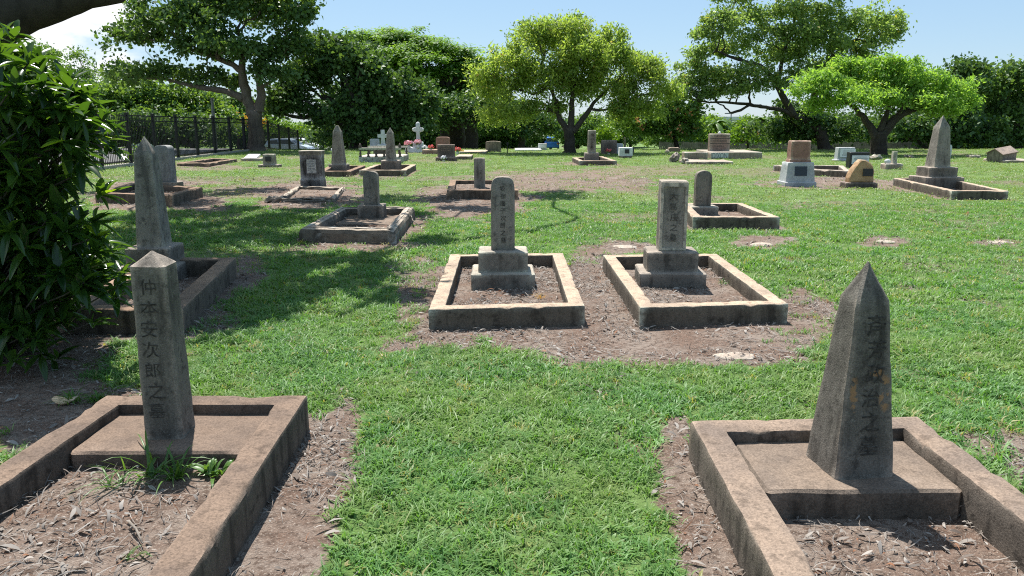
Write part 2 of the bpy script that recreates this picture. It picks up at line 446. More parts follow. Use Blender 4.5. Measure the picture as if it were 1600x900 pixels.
def place_slab(e, ctr, x0, x1, y0, y1, h, mat, amp=.005):
    b = MB(); b.loft([(-.1, (x1-x0)/2, (y1-y0)/2), (h*.5, (x1-x0)/2, (y1-y0)/2), (h-.012, (x1-x0)/2, (y1-y0)/2), (h, (x1-x0)/2-.012, (y1-y0)/2-.012)], (x0+x1)/2-ctr.x, (y0+y1)/2-ctr.y, .02, 10)
    b.rough(amp, 7, random.random()*40)
    b.build('slab', mat, e, auto=35)

_txt = {}
def text_mesh(ch, offset=.012):
    key = (ch, offset)
    if key in _txt: return _txt[key]
    cu = bpy.data.curves.new('t', 'FONT'); cu.body = ch; cu.size = 1; cu.align_x = 'CENTER'; cu.align_y = 'CENTER'; cu.resolution_u = 3; cu.offset = offset; cu.fill_mode = 'FRONT'
    ob = bpy.data.objects.new('t', cu); COL.objects.link(ob)
    dg = bpy.context.evaluated_depsgraph_get(); dg.update()
    me = bpy.data.meshes.new_from_object(ob.evaluated_get(dg))
    vs = [v.co.copy() for v in me.vertices]; fs = [tuple(p.vertices) for p in me.polygons]
    COL.objects.unlink(ob); bpy.data.objects.remove(ob); bpy.data.curves.remove(cu); bpy.data.meshes.remove(me)
    if vs:
        x0, x1 = min(v.x for v in vs), max(v.x for v in vs); y0, y1 = min(v.y for v in vs), max(v.y for v in vs)
        vs = [Vector((v.x-(x0+x1)/2, v.y-(y0+y1)/2, 0)) for v in vs]
    _txt[key] = (vs, fs)
    return _txt[key]

def inscribe(parent, chars, cx, ztop, zbot, size, face_y, mat, off=.012, wob=.04, name='inscription'):
    """column of characters on the front face; face_y(z) is the face's local y"""
    b = MB(); n = len(chars)
    for i, ch in enumerate(chars):
        z = ztop+(zbot-ztop)*(i+.5)/n
        vs, fs = text_mesh(ch, off)
        ox = random.uniform(-wob, wob)*size; s = size*random.uniform(.93, 1.05)
        wv = [Vector((v.x, v.y, 0))+mnoise.noise_vector((v.x*3+i*7, v.y*3, 1))*.05+mnoise.noise_vector((v.x*11+i*7, v.y*11, 5))*.02 for v in vs]
        b.add([(cx+ox+v.x*s, face_y(z+v.y*s)-.0025, z+v.y*s) for v in wv], fs)
    return b.build(name, mat, parent)

def textline(parent, txt, cx, z, size, y, mat, off=.01, name='lettering', sx=1.0):
    vs, fs = text_mesh(txt, off); b = MB()
    b.add([(cx+v.x*size*sx, y-.0025, z+v.y*size) for v in vs], fs)
    return b.build(name, mat, parent)

def worn_lines(parent, x0, x1, z0, z1, n, y, mat, name='worn_inscription'):
    """rows of illegible worn strokes, each row one part"""
    hgt = (z1-z0)/n
    for i in range(n):
        b = MB(); zc = z0+hgt*(i+.5); x = x0+random.uniform(0, .15)*(x1-x0); xe = x1-random.uniform(0, .15)*(x1-x0)
        while x < xe:
            w = random.uniform(.25, .7)*hgt; hh = hgt*random.uniform(.22, .3)
            b.add([(x, y-.0025, zc-hh), (x+w*.8, y-.0025, zc-hh), (x+w*.8, y-.0025, zc+hh*.6), (x, y-.0025, zc+hh)], [(0, 1, 2, 3)])
            x += w+hgt*.14
        b.build(name, mat, parent)

class Stone:
    """a headstone set up by the row of its foot; tiers are stacked shapes"""
    def __init__(s, label, px, py, depth, cat='headstone', rz=0, group=None, name='headstone', Y=None, z0=0.0):
        if Y is None: g = G(px, py, z0)
        else: g = D(px, py, Y); 
        s.Yf = g.y; s.z0 = g.z if Y is not None else z0
        cy = g.y+depth/2
        x = (px-800)/F*(cy*CP+(H-s.z0)*SP) if False else g.x*(cy/g.y)
        s.Y = cy
        s.e = empty(name, (x, cy, s.z0), label, cat, group, rz)
        s.z = -.08-(z0 if Y is None else 0)
    def w(s, px, z=None): return W(px, s.Yf, s.z if z is None else z)
    def zz(s, py, dy=0.): return D(800, py, s.Yf+dy).z-s.z0
    def box(s, name, wpx, pytop, d, mat, setback=0., taper=1., c=.01, amp=.003, ns=3, wz=None):
        hx = s.w(wpx)/2; z1 = s.zz(pytop, setback)
        b = MB(); n = 6
        secs = [(s.z+(z1-c-s.z)*k/n, hx*(1+(taper-1)*k/n), d/2*(1+(taper-1)*k/n)) for k in range(n+1)]
        secs.append((z1, hx*taper-c, d/2*taper-c))
        b.loft(secs, 0, 0, c, ns); b.rough(amp, 9, random.random()*60)
        s.top = z1; s.hx = hx; s.d = d; s.z_prev = s.z; s.z = z1-.004
        return b.build(name, mat, s.e, auto=40)
    def obelisk(s, name, wpx, py_sh, py_tip, mat, d=None, taper=.65, setback=0., amp=.004, ns=4, n=14, r=.008, tip=.02):
        hx = s.w(wpx)/2; hy = hx if d is None else d/2; z1 = s.zz(py_sh, setback); z2 = s.zz(py_tip, setback+hy*.8)
        secs = [(s.z+(z1-s.z)*k/n, hx*(1+(taper-1)*k/n), hy*(1+(taper-1)*k/n)) for k in range(n+1)]
        for k in range(1, 7): secs.append((z1+(z2-z1)*k/6, hx*taper*(1-(1-tip)*k/6), hy*taper*(1-(1-tip)*k/6)))
        b = MB(); b.loft(secs, 0, 0, r, ns); b.rough(amp, 8, random.random()*60)
        s.hx, s.hy, s.zsh, s.zb, s.taper = hx, hy, z1, s.z, taper
        return b.build(name, mat, s.e, auto=28)
    def face(s): return lambda z: -s.hy*(1+(s.taper-1)*min(1, max(0, (z-s.zb)/(s.zsh-s.zb))))
    def round(s, name, wpx, py_sp, py_top, d, mat, setback=0., c=.012, gothic=False, amp=.002, nose=None):
        """tablet with a rounded head springing at row py_sp"""
        hx = s.w(wpx)/2; zs = s.zz(py_sp, setback); zt = s.zz(py_top, setback)
        pts = [(hx, s.z+(zs-s.z)*k/5) for k in range(6)]
        for k in range(1, 12):
            a = math.pi*k/12; ex = .62 if nose is None else nose
            pts.append((hx*math.copysign(abs(math.cos(a))**ex, math.cos(a)), zs+(zt-zs)*math.sin(a)**.8))
        pts += [(-hx, zs+(s.z-zs)*k/5) for k in range(6)]
        b = MB(); b.extr(pts, -d/2, d/2, c); b.rough(amp, 8, random.random()*60)
        s.hx, s.hy, s.zb, s.zsh, s.top, s.taper = hx, d/2, s.z, zs, zt, 1.
        return b.build(name, mat, s.e, auto=40)
    def plate(s, name, x0, x1, z0, z1, y, mat, t=.012):
        b = MB(); b.box(x0, x1, y-t, y+.004, z0, z1, 0); return b.build(name, mat, s.e)

P = lambda px, py, z=.17: tuple(G(px, py, z)[:2])
GRK = 'grave kerbs on the lawn'; GRH = 'headstones of the cemetery'

# --- front left grave
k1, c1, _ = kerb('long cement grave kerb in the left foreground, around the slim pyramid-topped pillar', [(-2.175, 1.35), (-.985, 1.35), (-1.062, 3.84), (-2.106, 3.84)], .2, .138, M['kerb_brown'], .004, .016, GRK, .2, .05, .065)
place_slab(k1, c1, -1.985, -1.20, 3.25, 3.735, .145, M['slab_dark'])
e = empty('headstone', (-1.618, 3.475, .14), 'slim dark square pillar with low pyramid top and carved characters, left foreground', 'headstone', GRH, R(3))
b = MB(); secs = [(-.02+.835*k/16, .087-.011*k/16, .087-.011*k/16, -.004*k/16, 0) for k in range(17)]
for k in range(1, 6): secs.append((.815+.060*k/5, .076*(1-.93*k/5), .076*(1-.93*k/5), -.004, 0))
b.loft(secs, 0, 0, .010, 6); b.rough(.005, 9, 4.2); b.build('pillar', M['stone_dark'], e, auto=28)
inscribe(e, '仲本安次郎之墓', -.010, .775, .10, .082, lambda z: -.0885+.011*z/.815, M['ink'], -.004, .14)

# --- front right grave
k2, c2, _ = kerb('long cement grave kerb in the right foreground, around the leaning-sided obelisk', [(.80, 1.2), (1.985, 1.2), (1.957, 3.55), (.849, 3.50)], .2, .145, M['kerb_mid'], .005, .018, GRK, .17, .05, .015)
place_slab(k2, c2, 1.02, 1.82, 2.89, 3.41, .14, M['slab'], .008)
e = empty('headstone', (1.448, 3.125, .135), 'broad tapering obelisk with carved characters and orange stains, right foreground', 'headstone', GRH, R(7))
b = MB(); secs = [(-.02+.765*k/16, .133-.062*k/16, .133-.062*k/16) for k in range(17)]
for k in range(1, 7): secs.append((.745+.150*k/6, .071*(1-.95*k/6), .071*(1-.95*k/6)))
b.loft(secs, 0, 0, .010, 6); b.rough(.006, 8, 9.1); ob2 = b.build('obelisk', M['stone_dark'], e, auto=28)
fy = lambda z: -.1345+.062*(z+.02)/.765
inscribe(e, '斉芳政治之墓', .012, .70, .10, .09, fy, M['ink'], -.002, .12)
om = M['stone_dark'].copy(); om.name = 'mouldy_stone_with_orange_lichen'; nt = om.node_tree
bs = next(n for n in nt.nodes if n.type == 'BSDF_PRINCIPLED'); src = bs.inputs['Base Color'].links[0].from_socket
ov = N(nt, 'TexCoord').outputs['Object']; sp_ = N(nt, 'SeparateXYZ'); nt.links.new(ov, sp_.inputs[0])
def bell(sock, c, w_):
    a = N(nt, 'Math', operation='SUBTRACT'); nt.links.new(sock, a.inputs[0]); a.inputs[1].default_value = c
    b2 = N(nt, 'Math', operation='ABSOLUTE'); nt.links.new(a.outputs[0], b2.inputs[0]); return ramp(nt, b2.outputs[0], w_, 0)
tot = None
for cx_, wx_, cz_, wz_ in ((-.068, .030, .36, .13), (.066, .042, .365, .13), (.03, .05, .455, .03)):
    q = N(nt, 'Math', operation='MULTIPLY'); nt.links.new(bell(sp_.outputs['X'], cx_, wx_), q.inputs[0]); nt.links.new(bell(sp_.outputs['Z'], cz_, wz_), q.inputs[1])
    if tot is None: tot = q.outputs[0]
    else:
        w2 = N(nt, 'Math', operation='MAXIMUM'); nt.links.new(tot, w2.inputs[0]); nt.links.new(q.outputs[0], w2.inputs[1]); tot = w2.outputs[0]
fr = N(nt, 'Math', operation='MULTIPLY'); nt.links.new(tot, fr.inputs[0]); nt.links.new(ramp(nt, noise_n(nt, ov, 26, 5, .65), .42, .58), fr.inputs[1])
fy_ = N(nt, 'Math', operation='MULTIPLY'); nt.links.new(fr.outputs[0], fy_.inputs[0]); nt.links.new(ramp(nt, sp_.outputs['Y'], -.03, -.06), fy_.inputs[1])
nt.links.new(mixc(nt, ramp(nt, fy_.outputs[0], .14, .6, 0, .75), src, (.34, .19, .085)), bs.inputs['Base Color'])
ob2.data.materials.clear(); ob2.data.materials.append(om)

# --- centre pair
k3, c3, _ = kerb('tan topped cement grave kerb left of centre, around the round-headed pillar', [P(669, 483), P(914, 477), P(880, 395), P(703, 397)], .17, .125, M['kerb_pale'], .004, .014, GRK, .20, .06, .04)
s = Stone('round-headed stone pillar on a two-step base, left of the centre pair', 786, 453, .50, rz=R(1), z0=0.04, group=GRH)
s.box('lower_step', 99, 428, .50, M['stone_mid'], 0, 1, .012, .005, 5); s.box('upper_step', 78, 394, .36, M['stone_mid'], .07, 1, .01, .004, 5)
s.round('pillar', 37.5, 300, 277, .17, M['stone'], .16, .02, amp=.003, nose=.55)
inscribe(s.e, '坂宿廣子次郎之墓', 0, s.top-.07, s.zb+.07, .055, lambda z: -s.hy, M['ink_soft'], .004, .12)

k4, c4_, _ = kerb('tan topped cement grave kerb right of centre, around the square panelled pillar', [P(1000, 480), P(1232, 474), P(1120, 396), P(942, 398)], .17, .125, M['kerb_pale'], .004, .014, GRK, .20, .06, .04)
s = Stone('square pillar with a sunken front panel on a two-step base, right of the centre pair', 1045, 451, .48, rz=R(-3), z0=0.04, group=GRH)
s.box('lower_step', 103, 427, .48, M['stone_dark'], 0, 1, .012, .006, 5); s.box('upper_step', 80, 394, .35, M['stone_dark'], .065, 1, .012, .005, 5)
s.box('pillar', 43, 283, .20, M['stone'], .14, .97, .006, .003, 4)
hx = s.hx; zt, zb = s.top, s.z_prev
b = MB(); t = .022
for (x0, x1, z0, z1) in ((-hx*.985, -hx*.78, zb+.01, zt-.012), (hx*.78, hx*.985, zb+.01, zt-.012), (-hx*.78, hx*.78, zt-.05, zt-.012), (-hx*.78, hx*.78, zb+.01, zb+.035)):
    b.box(x0, x1, -.112, -.09, z0, z1, 0)
b.build('panel_frame', M['stone'], s.e)
inscribe(s.e, '大鳥庄之墓', 0, zt-.09, zb+.08, .075, lambda z: -.1012, M['ink_soft'], .004, .12)

# --- behind the pair, right: round-topped stele in kerb
k5, c5, _ = kerb('cement grave kerb behind the centre pair, around the thin round-topped slab', [P(1083, 339, .19), P(1219, 339, .19), P(1160, 317, .19), P(1062, 317, .19)], .19, .13, M['kerb_pale'], .006, .014, GRK, .16, .08, .06)
s = Stone('thin grey round-topped slab on a low base, behind the square panelled pillar', 1096, 336, .36, z0=0.06, group=GRH)
s.box('base', 44, 323, .36, M['stone_mid'], 0, 1, .012, .008, 4); s.round('tablet', 25, 280, 267, .15, M['stone_mid'], .1, .012, nose=.8)
g = G(1126, 332); b = MB(); b.loft([(-.05, .14, .16), (.05, .14, .16), (.06, .13, .15)], 0, 0, .01, 3); b.rough(.004, 9, 3)
o = b.build('stone_block', M['stone_mid'], None); o.location = (g.x, g.y+.2, 0); tag(o, 'low flat stone block beside the thin round-topped slab', 'stone block')

# --- left middle, rounded kerb
k6, c6, _ = kerb('thick rounded grey cement kerb left of the lawn, around the short brown round-topped stone', [P(466, 356, .2), P(618, 358, .2), P(648, 322, .2), P(528, 323, .2)], .2, .17, M['kerb_grey'], .012, .075, GRK, .12, .07, .05)
g0, g1 = G(535, 352, .07), G(618, 335, .07)
place_slab(k6, c6, G(532, 345, .08).x, G(616, 345, .08).x, G(575, 350, .08).y, G(575, 336, .08).y+.45, .08, M['slab'])
s = Stone('short brown round-topped stone on a square base, inside the thick rounded kerb', 582, 341, .34, z0=0.08, group=GRH)
s.box('base', 40, 321, .34, M['stone_dark'], 0, 1, .01, .005, 4); s.round('tablet', 22.5, 277, 268, .17, M['stone'], .08, .012, nose=.8)

# --- behind the left pillar of the pair
k7, c7, _ = kerb('small dark cement kerb behind the round-headed pillar, around the plain square post', [P(698, 297, .19), P(810, 297, .19), P(800, 281, .19), P(703, 281, .19)], .19, .15, M['kerb'], .006, .014, GRK, .16, .1, .1)
s = Stone('plain grey square post of stone, behind and left of the round-headed pillar', 749.5, 292, .22, z0=0.12, group=GRH)
s.box('pillar', 17, 247, .2, M['stone'], 0, .98, .008, .003, 3)

# --- left obelisk with stepped base
k8, c8, _ = kerb('dark cement grave kerb partly behind the leafy bush, around the tall stepped obelisk', [P(98, 483, .2), P(283, 484, .2), P(369, 402, .2), P(232, 402, .2)], .2, .15, M['kerb'], .006, .014, GRK, .14, .08, .03)
s = Stone('tall pale-sided obelisk on a stepped base, shaded, behind the slim pillar on the left', 248, 446, .5, rz=R(2), group=GRH)
s.box('lower_step', 88, 417, .52, M['stone_dark'], 0, 1, .01, .004, 4); s.box('upper_step', 68, 388, .40, M['stone_dark'], .06, 1, .01, .004, 4)
s.obelisk('obelisk', 41, 240, 213, M['stone'], taper=.66, setback=.12, n=14, amp=.0025)

# --- behind it
k9, c9, _ = kerb('dark cement kerb behind the tall stepped obelisk, strewn with dead leaves', [P(148, 302, .19), P(268, 306, .19), P(316, 293, .19), P(205, 286, .19)], .2, .16, M['kerb'], .006, .014, GRK, .16, .1, .08)
s = Stone('upright bluish round-headed pillar half hidden behind the tall stepped obelisk', 262, 297, .4, rz=R(-6), z0=0.1, group=GRH)
s.box('base', 40, 285, .38, M['stone_dark'], 0, 1, .01, .004, 3); s.round('pillar', 24, 236, 227, .28, M['stone_blue'], .08, .02, nose=.6)

# --- blackened tablet
k10, c10, _ = kerb('broken low pale kerb around the blackened square tablet', [P(432, 311, .06), P(523, 311, .06), P(540, 293, .06), P(462, 291, .06)], .07, .12, M['kerb_grey'], .03, .03, GRK, .25, .1)
s = Stone('blackened square tablet with a flat cornice and a pale patch, standing left of the lawn', 490, 294, .3, group=GRH)
s.box('plinth', 36.5, 279.5, .3, M['black_tablet'], 0, .97, .01, .006, 3); s.box('tablet', 34.5, 241, .26, M['black_tablet'], .02, 1, .01, .005, 4); s.box('cornice', 36, 235.5, .32, M['stone_mid'], .0, 1, .008, .003, 3)
zc = (s.zz(279)+s.zz(241))/2
s.plate('marble_panel', -.10, .12, zc-.16, zc+.16, -.134, M['stone_blue'], .006)
worn_lines(s.e, -.08, .1, zc-.1, zc+.13, 6, -.1405, M['ink_grey'])
# --- pair of obelisks further back
k11, c11, _ = kerb('low cement kerb around the blunt stained obelisk in the far left group', [P(498, 268, .14), P(548, 268, .14), P(571, 259, .14), P(515, 259, .14)], .15, .16, M['kerb'], .005, .012, GRK, .15, .15)
s = Stone('blunt-topped obelisk with black stains on a rough base, far left group', 530, 264, .5, z0=0.1, group=GRH)
s.box('base', 29, 256.5, .5, M['stone_dark'], 0, .97, .02, .02, 3); s.obelisk('obelisk', 20, 206, 196, M['stone'], taper=.6, setback=.1, tip=.3)
k12, c12, _ = kerb('low cement kerb around the pointed obelisk in the far left group', [P(561, 267, .15), P(634, 267, .15), P(650, 258, .15), P(586, 258, .15)], .17, .16, M['kerb_pale'], .005, .012, GRK, .15, .15)
s = Stone('pointed brown obelisk on a square base, in front of the baluster-railed grave', 611.5, 263, .55, z0=0.11, group=GRH)
s.box('base', 28.5, 251, .55, M['stone_dark'], 0, 1, .012, .004, 3); s.obelisk('obelisk', 15.5, 208, 199, M['stone'], taper=.64, setback=.1)

# --- baluster-railed grave
g = G(594, 254); gw = W(68, g.y)/2
e = empty('railed_grave', (g.x, g.y+1.0, 0), 'low concrete grave plinth with turned balusters and a top rail, far left group', 'railed grave')
b = MB(); b.loft([(-.05, gw, 1.), (.2, gw, 1.), (.23, gw-.03, .97)], 0, 0, .03, 4); b.rough(.008, 5, 8); b.build('plinth', M['kerb_grey'], e, auto=40)
zr = D(594, 233, g.y).z
for x in np.linspace(-gw+.07, gw-.07, 6):
    for yy in (-.93, .93):
        b = MB(); hh = zr-.2
        b.tube([(x, yy, .2+hh*t) for t in (0, .12, .2, .45, .6, .9, 1)], [.07, .07, .035, .05, .03, .03, .05], 8); b.build('baluster', M['iron'], e, smooth=True)
for yy in (-.93, .93):
    b = MB(); b.box(-gw+.02, gw-.02, yy-.05, yy+.05, zr-.02, zr+.05, .01); b.build('rail', M['rubble'], e)
for x in (-gw+.07, gw-.07):
    b = MB(); b.tube([(x, -.93, zr+.05), (x, -.93, zr+.1), (x, -.93, zr+.22)], [.05, .06, .01], 8); b.build('finial', M['iron'], e, smooth=True)
s = Stone('dark square box tomb standing inside the baluster railing', 597, 246, .8, cat='tomb', name='box_tomb', group=None)
s.box('chest', 22, 232.5, .8, M['granite_dark'], 0, 1, .01, .004, 2)
# white cross and tablet behind it
def cross_outline(hw, aw, z0, z1, za, th, flare=0):
    return [(hw*1.25, z0), (hw, za-th), (aw, za-th*(1+flare)), (aw, za+th*(1+flare)), (hw, za+th), (hw*(1+flare), z1), (-hw*(1+flare), z1), (-hw, za+th), (-aw, za+th*(1+flare)), (-aw, za-th*(1+flare)), (-hw, za-th), (-hw*1.25, z0)]
s = Stone('plain pale stone cross on a block, behind the baluster-railed grave', 599, 236.5, .5, cat='grave cross', name='grave_cross')
s.box('base', 18, 226, .5, M['white_stone'], 0, .9, .02, .004, 3)
b = MB(); b.extr(cross_outline(s.w(5.5)/2, s.w(16)/2, s.z, s.zz(203, .1), s.zz(212.5, .1), s.w(5.5)/2), -.09, .09, .012); b.build('cross', M['white_stone'], s.e, auto=40)
s = Stone('pale grey square tablet left of the plain pale cross', 586, 235, .3, group=GRH)
s.box('tablet', 15, 217, .2, M['white_stone'], 0, .95, .01, .004, 2)
# celtic white cross on heaped white base with flowers
s = Stone('tall white cross with trefoil ends on a white stepped base', 654, 238.5, 1.0, cat='grave cross', name='grave_cross')
s.box('lower_step', 27, 231, 1.0, M['white_paint'], 0, .9, .02, .01, 3); s.box('upper_step', 17, 222, .6, M['white_paint'], .2, .85, .02, .01, 3)
hw, aw, za, zt = s.w(5)/2, s.w(12.5)/2, s.zz(202.5, .4), s.zz(193.5, .4)
b = MB(); b.extr(cross_outline(hw, aw, s.z, zt, za, hw, .35), -.1, .1, .012)
for dx, dz in ((aw, za), (-aw, za), (0, zt)): b.ball((dx, 0, dz), hw*1.25, .09, hw*1.25)
n = 24; rr = aw*.68
b.tube([(rr*math.cos(2*math.pi*k/n), 0, za+rr*math.sin(2*math.pi*k/n)) for k in range(n+1)], .045, 6, False)
b.build('cross', M['white_stone'], s.e, auto=40)

def petals(name, c, r, n, mat, parent=None, size=.09):
    c = np.array(c); d = rng.normal(size=(n, 3)); d /= np.linalg.norm(d, axis=1)[:, None]; d[:, 2] = np.abs(d[:, 2])*.9-.15
    pos = c+d*r*rng.uniform(.35, 1.25, (n, 1)); V, Fq, rn = leaf_quads(pos, d, size, size*.8, .9, 0)
    return link(name, mesh_np(name, V, Fq, rn), mat, parent)

def leaf_quads(pos, nrm_bias, L, Wd, bias=.6, droop=0.0, fold=.12, size_var=.35):
    """one folded rhombic leaf per position"""
    n = len(pos)
    nr = rng.normal(size=(n, 3)); nr /= np.linalg.norm(nr, axis=1)[:, None]
    nr = nr*(1-bias)+np.asarray(nrm_bias)*bias; nr /= np.linalg.norm(nr, axis=1)[:, None]+1e-9
    a = rng.normal(size=(n, 3)); a[:, 2] -= droop; a -= nr*np.sum(a*nr, axis=1)[:, None]; a /= np.linalg.norm(a, axis=1)[:, None]+1e-9
    sd = np.cross(nr, a); k = 1+size_var*rng.uniform(-1, 1, (n, 1))
    a2 = a*L*.5*k; s2 = sd*Wd*.5*k; up = nr*L*fold*k
    V = np.stack([pos-a2, pos+s2*1.0-a2*.1+up*.5, pos+a2-up*.6, pos-s2*1.0-a2*.1+up*.5], axis=1).reshape(-1, 3)
    Fq = np.arange(4*n).reshape(-1, 4)
    return V, Fq, rng.uniform(0, 1, n)

def bouquet(label, px, py, Y, r, mat, vase=True, n=70, mv=None, group='flower bunches on graves'):
    g = D(px, py, Y); zg = tz(g.x, Y)
    e = empty('flower_bunch', (g.x, Y, g.z-r*1.4), label, 'flowers', group)
    petals('petals', (0, 0, r*1.4), r, n, mat, e, r*.55)
    petals('greenery', (0, 0, r*1.1), r*.8, 20, M['weed'], e, r*.6)
    b = MB(); b.tube([(0, 0, 0), (0, 0, r*.3), (0, 0, r*1.0)], [r*.35, r*.5, r*.3], 10); b.build('vase', mv or M['white_paint'], e, smooth=True)
Yc = s.Yf
bouquet('pink flowers in a pale vase left of the tall white cross', 638.5, 224, Yc+.1, .20, M['pink'])
bouquet('pink flowers heaped at the foot of the tall white cross', 653, 223, Yc+.05, .19, M['pink'])
bouquet('white flowers low beside the foot of the tall white cross', 664, 231, Yc-.1, .15, M['white_petal'])

b = MB(); g = G(638.5, 237.5); 
s2 = Stone('narrow white pedestal carrying the pink flowers left of the tall white cross', 638.5, 238, .35, cat='pedestal', name='pedestal'); s2.box('block', 11, 229.5, .35, M['white_paint'], 0, .85, .02, .01, 2)

# --- red / dark granite headstones
s = Stone('reddish-brown granite headstone with a curved top, behind the dark granite one', 692.5, 240, .35, group=GRH)
s.round('tablet', 21.5, 218, 214, .3, M['granite_red'], 0, .012, nose=.35)
s = Stone('dark granite headstone with a lighter upper band and white flowers at its foot', 697.5, 252, .5, group=GRH)
s.box('base', 32, 245.5, .5, M['granite_dark'], 0, 1, .01, .004, 2); s.box('tablet', 27, 226, .22, M['granite_dark'], .12, 1, .008, .002, 3)
worn_lines(s.e, -s.hx*.7, s.hx*.7, s.zz(236, .1), s.zz(228, .1), 3, -.112, M['granite_brown'])
bouquet('bunch of white flowers leaning on the dark granite headstone', 693, 247, s.Yf-.12, .12, M['white_petal'], n=90)
s = Stone('low reddish stone plinth left of the dark granite headstone', 675, 241, .8, cat='plinth', name='grave_plinth'); s.box('block', 28, 234, .8, M['granite_red'], 0, 1, .015, .005, 2)
bouquet('red flowers on the low reddish plinth left of the dark granite headstone', 673, 230, s.Yf+.2, .15, M['red_petal'])
s = Stone('thin tan stone border slab right of the dark granite headstone', 726, 249.5, 1.6, cat='grave slab', name='grave_slab'); s.box('slab', 24, 244, 1.6, M['kerb_pale'], 0, 1, .015, .01, 3)
s = Stone('long low tan grave border in front of the grey gabled headstone', 741, 240.5, 2.2, cat='grave slab', name='grave_slab'); s.box('slab', 42, 237, 2.2, M['kerb_pale'], 0, 1, .015, .01, 3)
bouquet('red flowers right of the dark granite headstone', 715, 234, s.Yf-.4, .15, M['red_petal'])
bouquet('yellow flowers on the long low tan border', 722, 236, s.Yf+.3, .1, M['yellow_petal'])
s = Stone('wide grey headstone with a gently pitched top, beyond the lawn', 771, 237.5, .35, group=GRH)
s.round('tablet', 24, 223, 220.5, .3, M['stone_mid'], 0, .012, nose=.9)
# far white low graves
s = Stone('low white slab grave beyond the lawn, left of the central tree', 825, 236, 2.0, cat='grave slab', name='grave_slab'); s.box('slab', 44, 233.5, 2.0, M['white_paint'], 0, .95, .02, .01, 3)
s = Stone('small white tablet at the right end of the low white slab grave', 847.5, 234.5, .3, group=GRH); s.box('tablet', 13.5, 224.5, .25, M['white_paint'], 0, .97, .01, .003, 2)
s.plate('plaque', -s.hx*.75, s.hx*.75, s.top*.3, s.top*.85, -.13, M['plaque_white'])

# --- column under the central tree
k13, c13, _ = kerb('low cement kerb around the short column in front of the central tree', [P(905, 252, .14), P(964, 252, .14), P(942, 245, .14), P(894, 247, .14)], .16, .16, M['kerb_pale'], .005, .012, GRK, .15, .15)
s = Stone('short worn square column on a square base, in front of the central tree', 924, 249, .42, z0=0.12, group=GRH)
s.box('base', 22, 239, .42, M['stone_dark'], 0, 1, .012, .003, 2); s.box('column', 12.5, 203.5, .28, M['stone_mid'], .07, .95, .01, .003, 3)
inscribe(s.e, '有山之墓', 0, s.top-.1, s.z_prev+.15, .12, lambda z: -.144, M['ink_soft'], .006, .1)
# --- white block with plaque and its neighbours
s = Stone('small white block marker with a dark plaque, right of the short column', 977, 247, .4, group=GRH)
s.box('foot', 18, 243.5, .4, M['granite_dark'], 0, 1, .02, .01, 2); s.box('block', 21, 230.5, .38, M['white_paint'], 0, .98, .015, .006, 3)
s.plate('plaque', -.05, .13, s.top-.24, s.top-.07, -.196, M['plaque'])
s = Stone('white upright slab just behind the small white block marker', 967, 240, .2, group=GRH); s.round('tablet', 12, 226, 224, .15, M['white_stone'], 0, .01, nose=.4)
s = Stone('low dark blue block right of the small white block marker', 985.5, 240, .4, cat='stone block', name='stone_block'); s.box('block', 8, 231, .4, M['plaque_blue'], 0, 1, .01, .003, 2)
s = Stone('large dark brown square headstone under the pale green shrub', 951, 241, .4, group=GRH); s.box('tablet', 24, 219, .35, M['granite_dark'], 0, 1, .012, .004, 2)
bouquet('faded red flowers at the foot of the large dark brown headstone', 951, 236.5, s.Yf-.15, .16, M['red_petal'], n=40)
s = Stone('thin dark post marker above the small white block marker', 976, 232, .1, cat='marker post', name='marker_post'); s.box('post', 3.5, 214, .1, M['stone_dark'], 0, .9, .004, .001, 1)

# --- brown tablet on its platform
Yp = G(1137, 248.5).y
s = Stone('long concrete grave platform under the brown lettered tablet', 1137, 248.5, 2.6, cat='grave platform', name='grave_platform')
s.box('platform', 80, 237.8, 2.6, M['rubble'], 0, 1, .015, .01, 5)
zt = s.top; xl = -s.hx
s.plate('pale_panel', xl+.02, xl+W(27, Yp), .05, zt-.03, -1.302, M['white_stone'], .008)
textline(s.e, 'DIXON', xl+W(13.5, Yp), zt*.5, .30, -1.3105, M['ink_grey'], .01, 'panel_lettering', .62)
gp = s.e.location
s = Stone('brown square tablet with dark lettering on the long concrete platform', 1122.5, 237.6, .35, group=GRH, Y=Yp+.9)
s.z = -.02
s.box('tablet', 31.5, 209, .35, M['granite_brown'], 0, 1, .025, .004, 4)
hx, zt = s.hx, s.top
b = MB()
for z in (zt*.74, zt*.47): b.box(-hx*.97, hx*.97, -.181, -.17, z-.012, z+.012)
b.build('groove', M['ink_soft'], s.e)
for z, w_ in ((zt*.88, .8), (zt*.61, .7), (zt*.33, .55)): worn_lines(s.e, -hx*w_, hx*w_, z-.045, z+.045, 1, -.176, M['ink_soft'])
b = MB(); b.tube([(0, 0, zt-.01), (0, 0, zt+.05), (0, 0, zt+.1)], [.08, .05, .02], 8); b.build('finial', M['white_paint'], s.e, smooth=True)
s = Stone('broken dark concrete block left of the long platform', 1085, 249.5, .6, cat='concrete block', name='concrete_block'); s.box('block', 36, 238, .6, M['rubble'], 0, 1, .02, .015, 4)
s = Stone('cracked flat concrete slab lying in front of the long platform', 1102, 257, 1.3, cat='concrete slab', name='concrete_slab'); s.box('slab', 74, 252.5, 1.3, M['rubble'], 0, 1, .015, .03, 8)
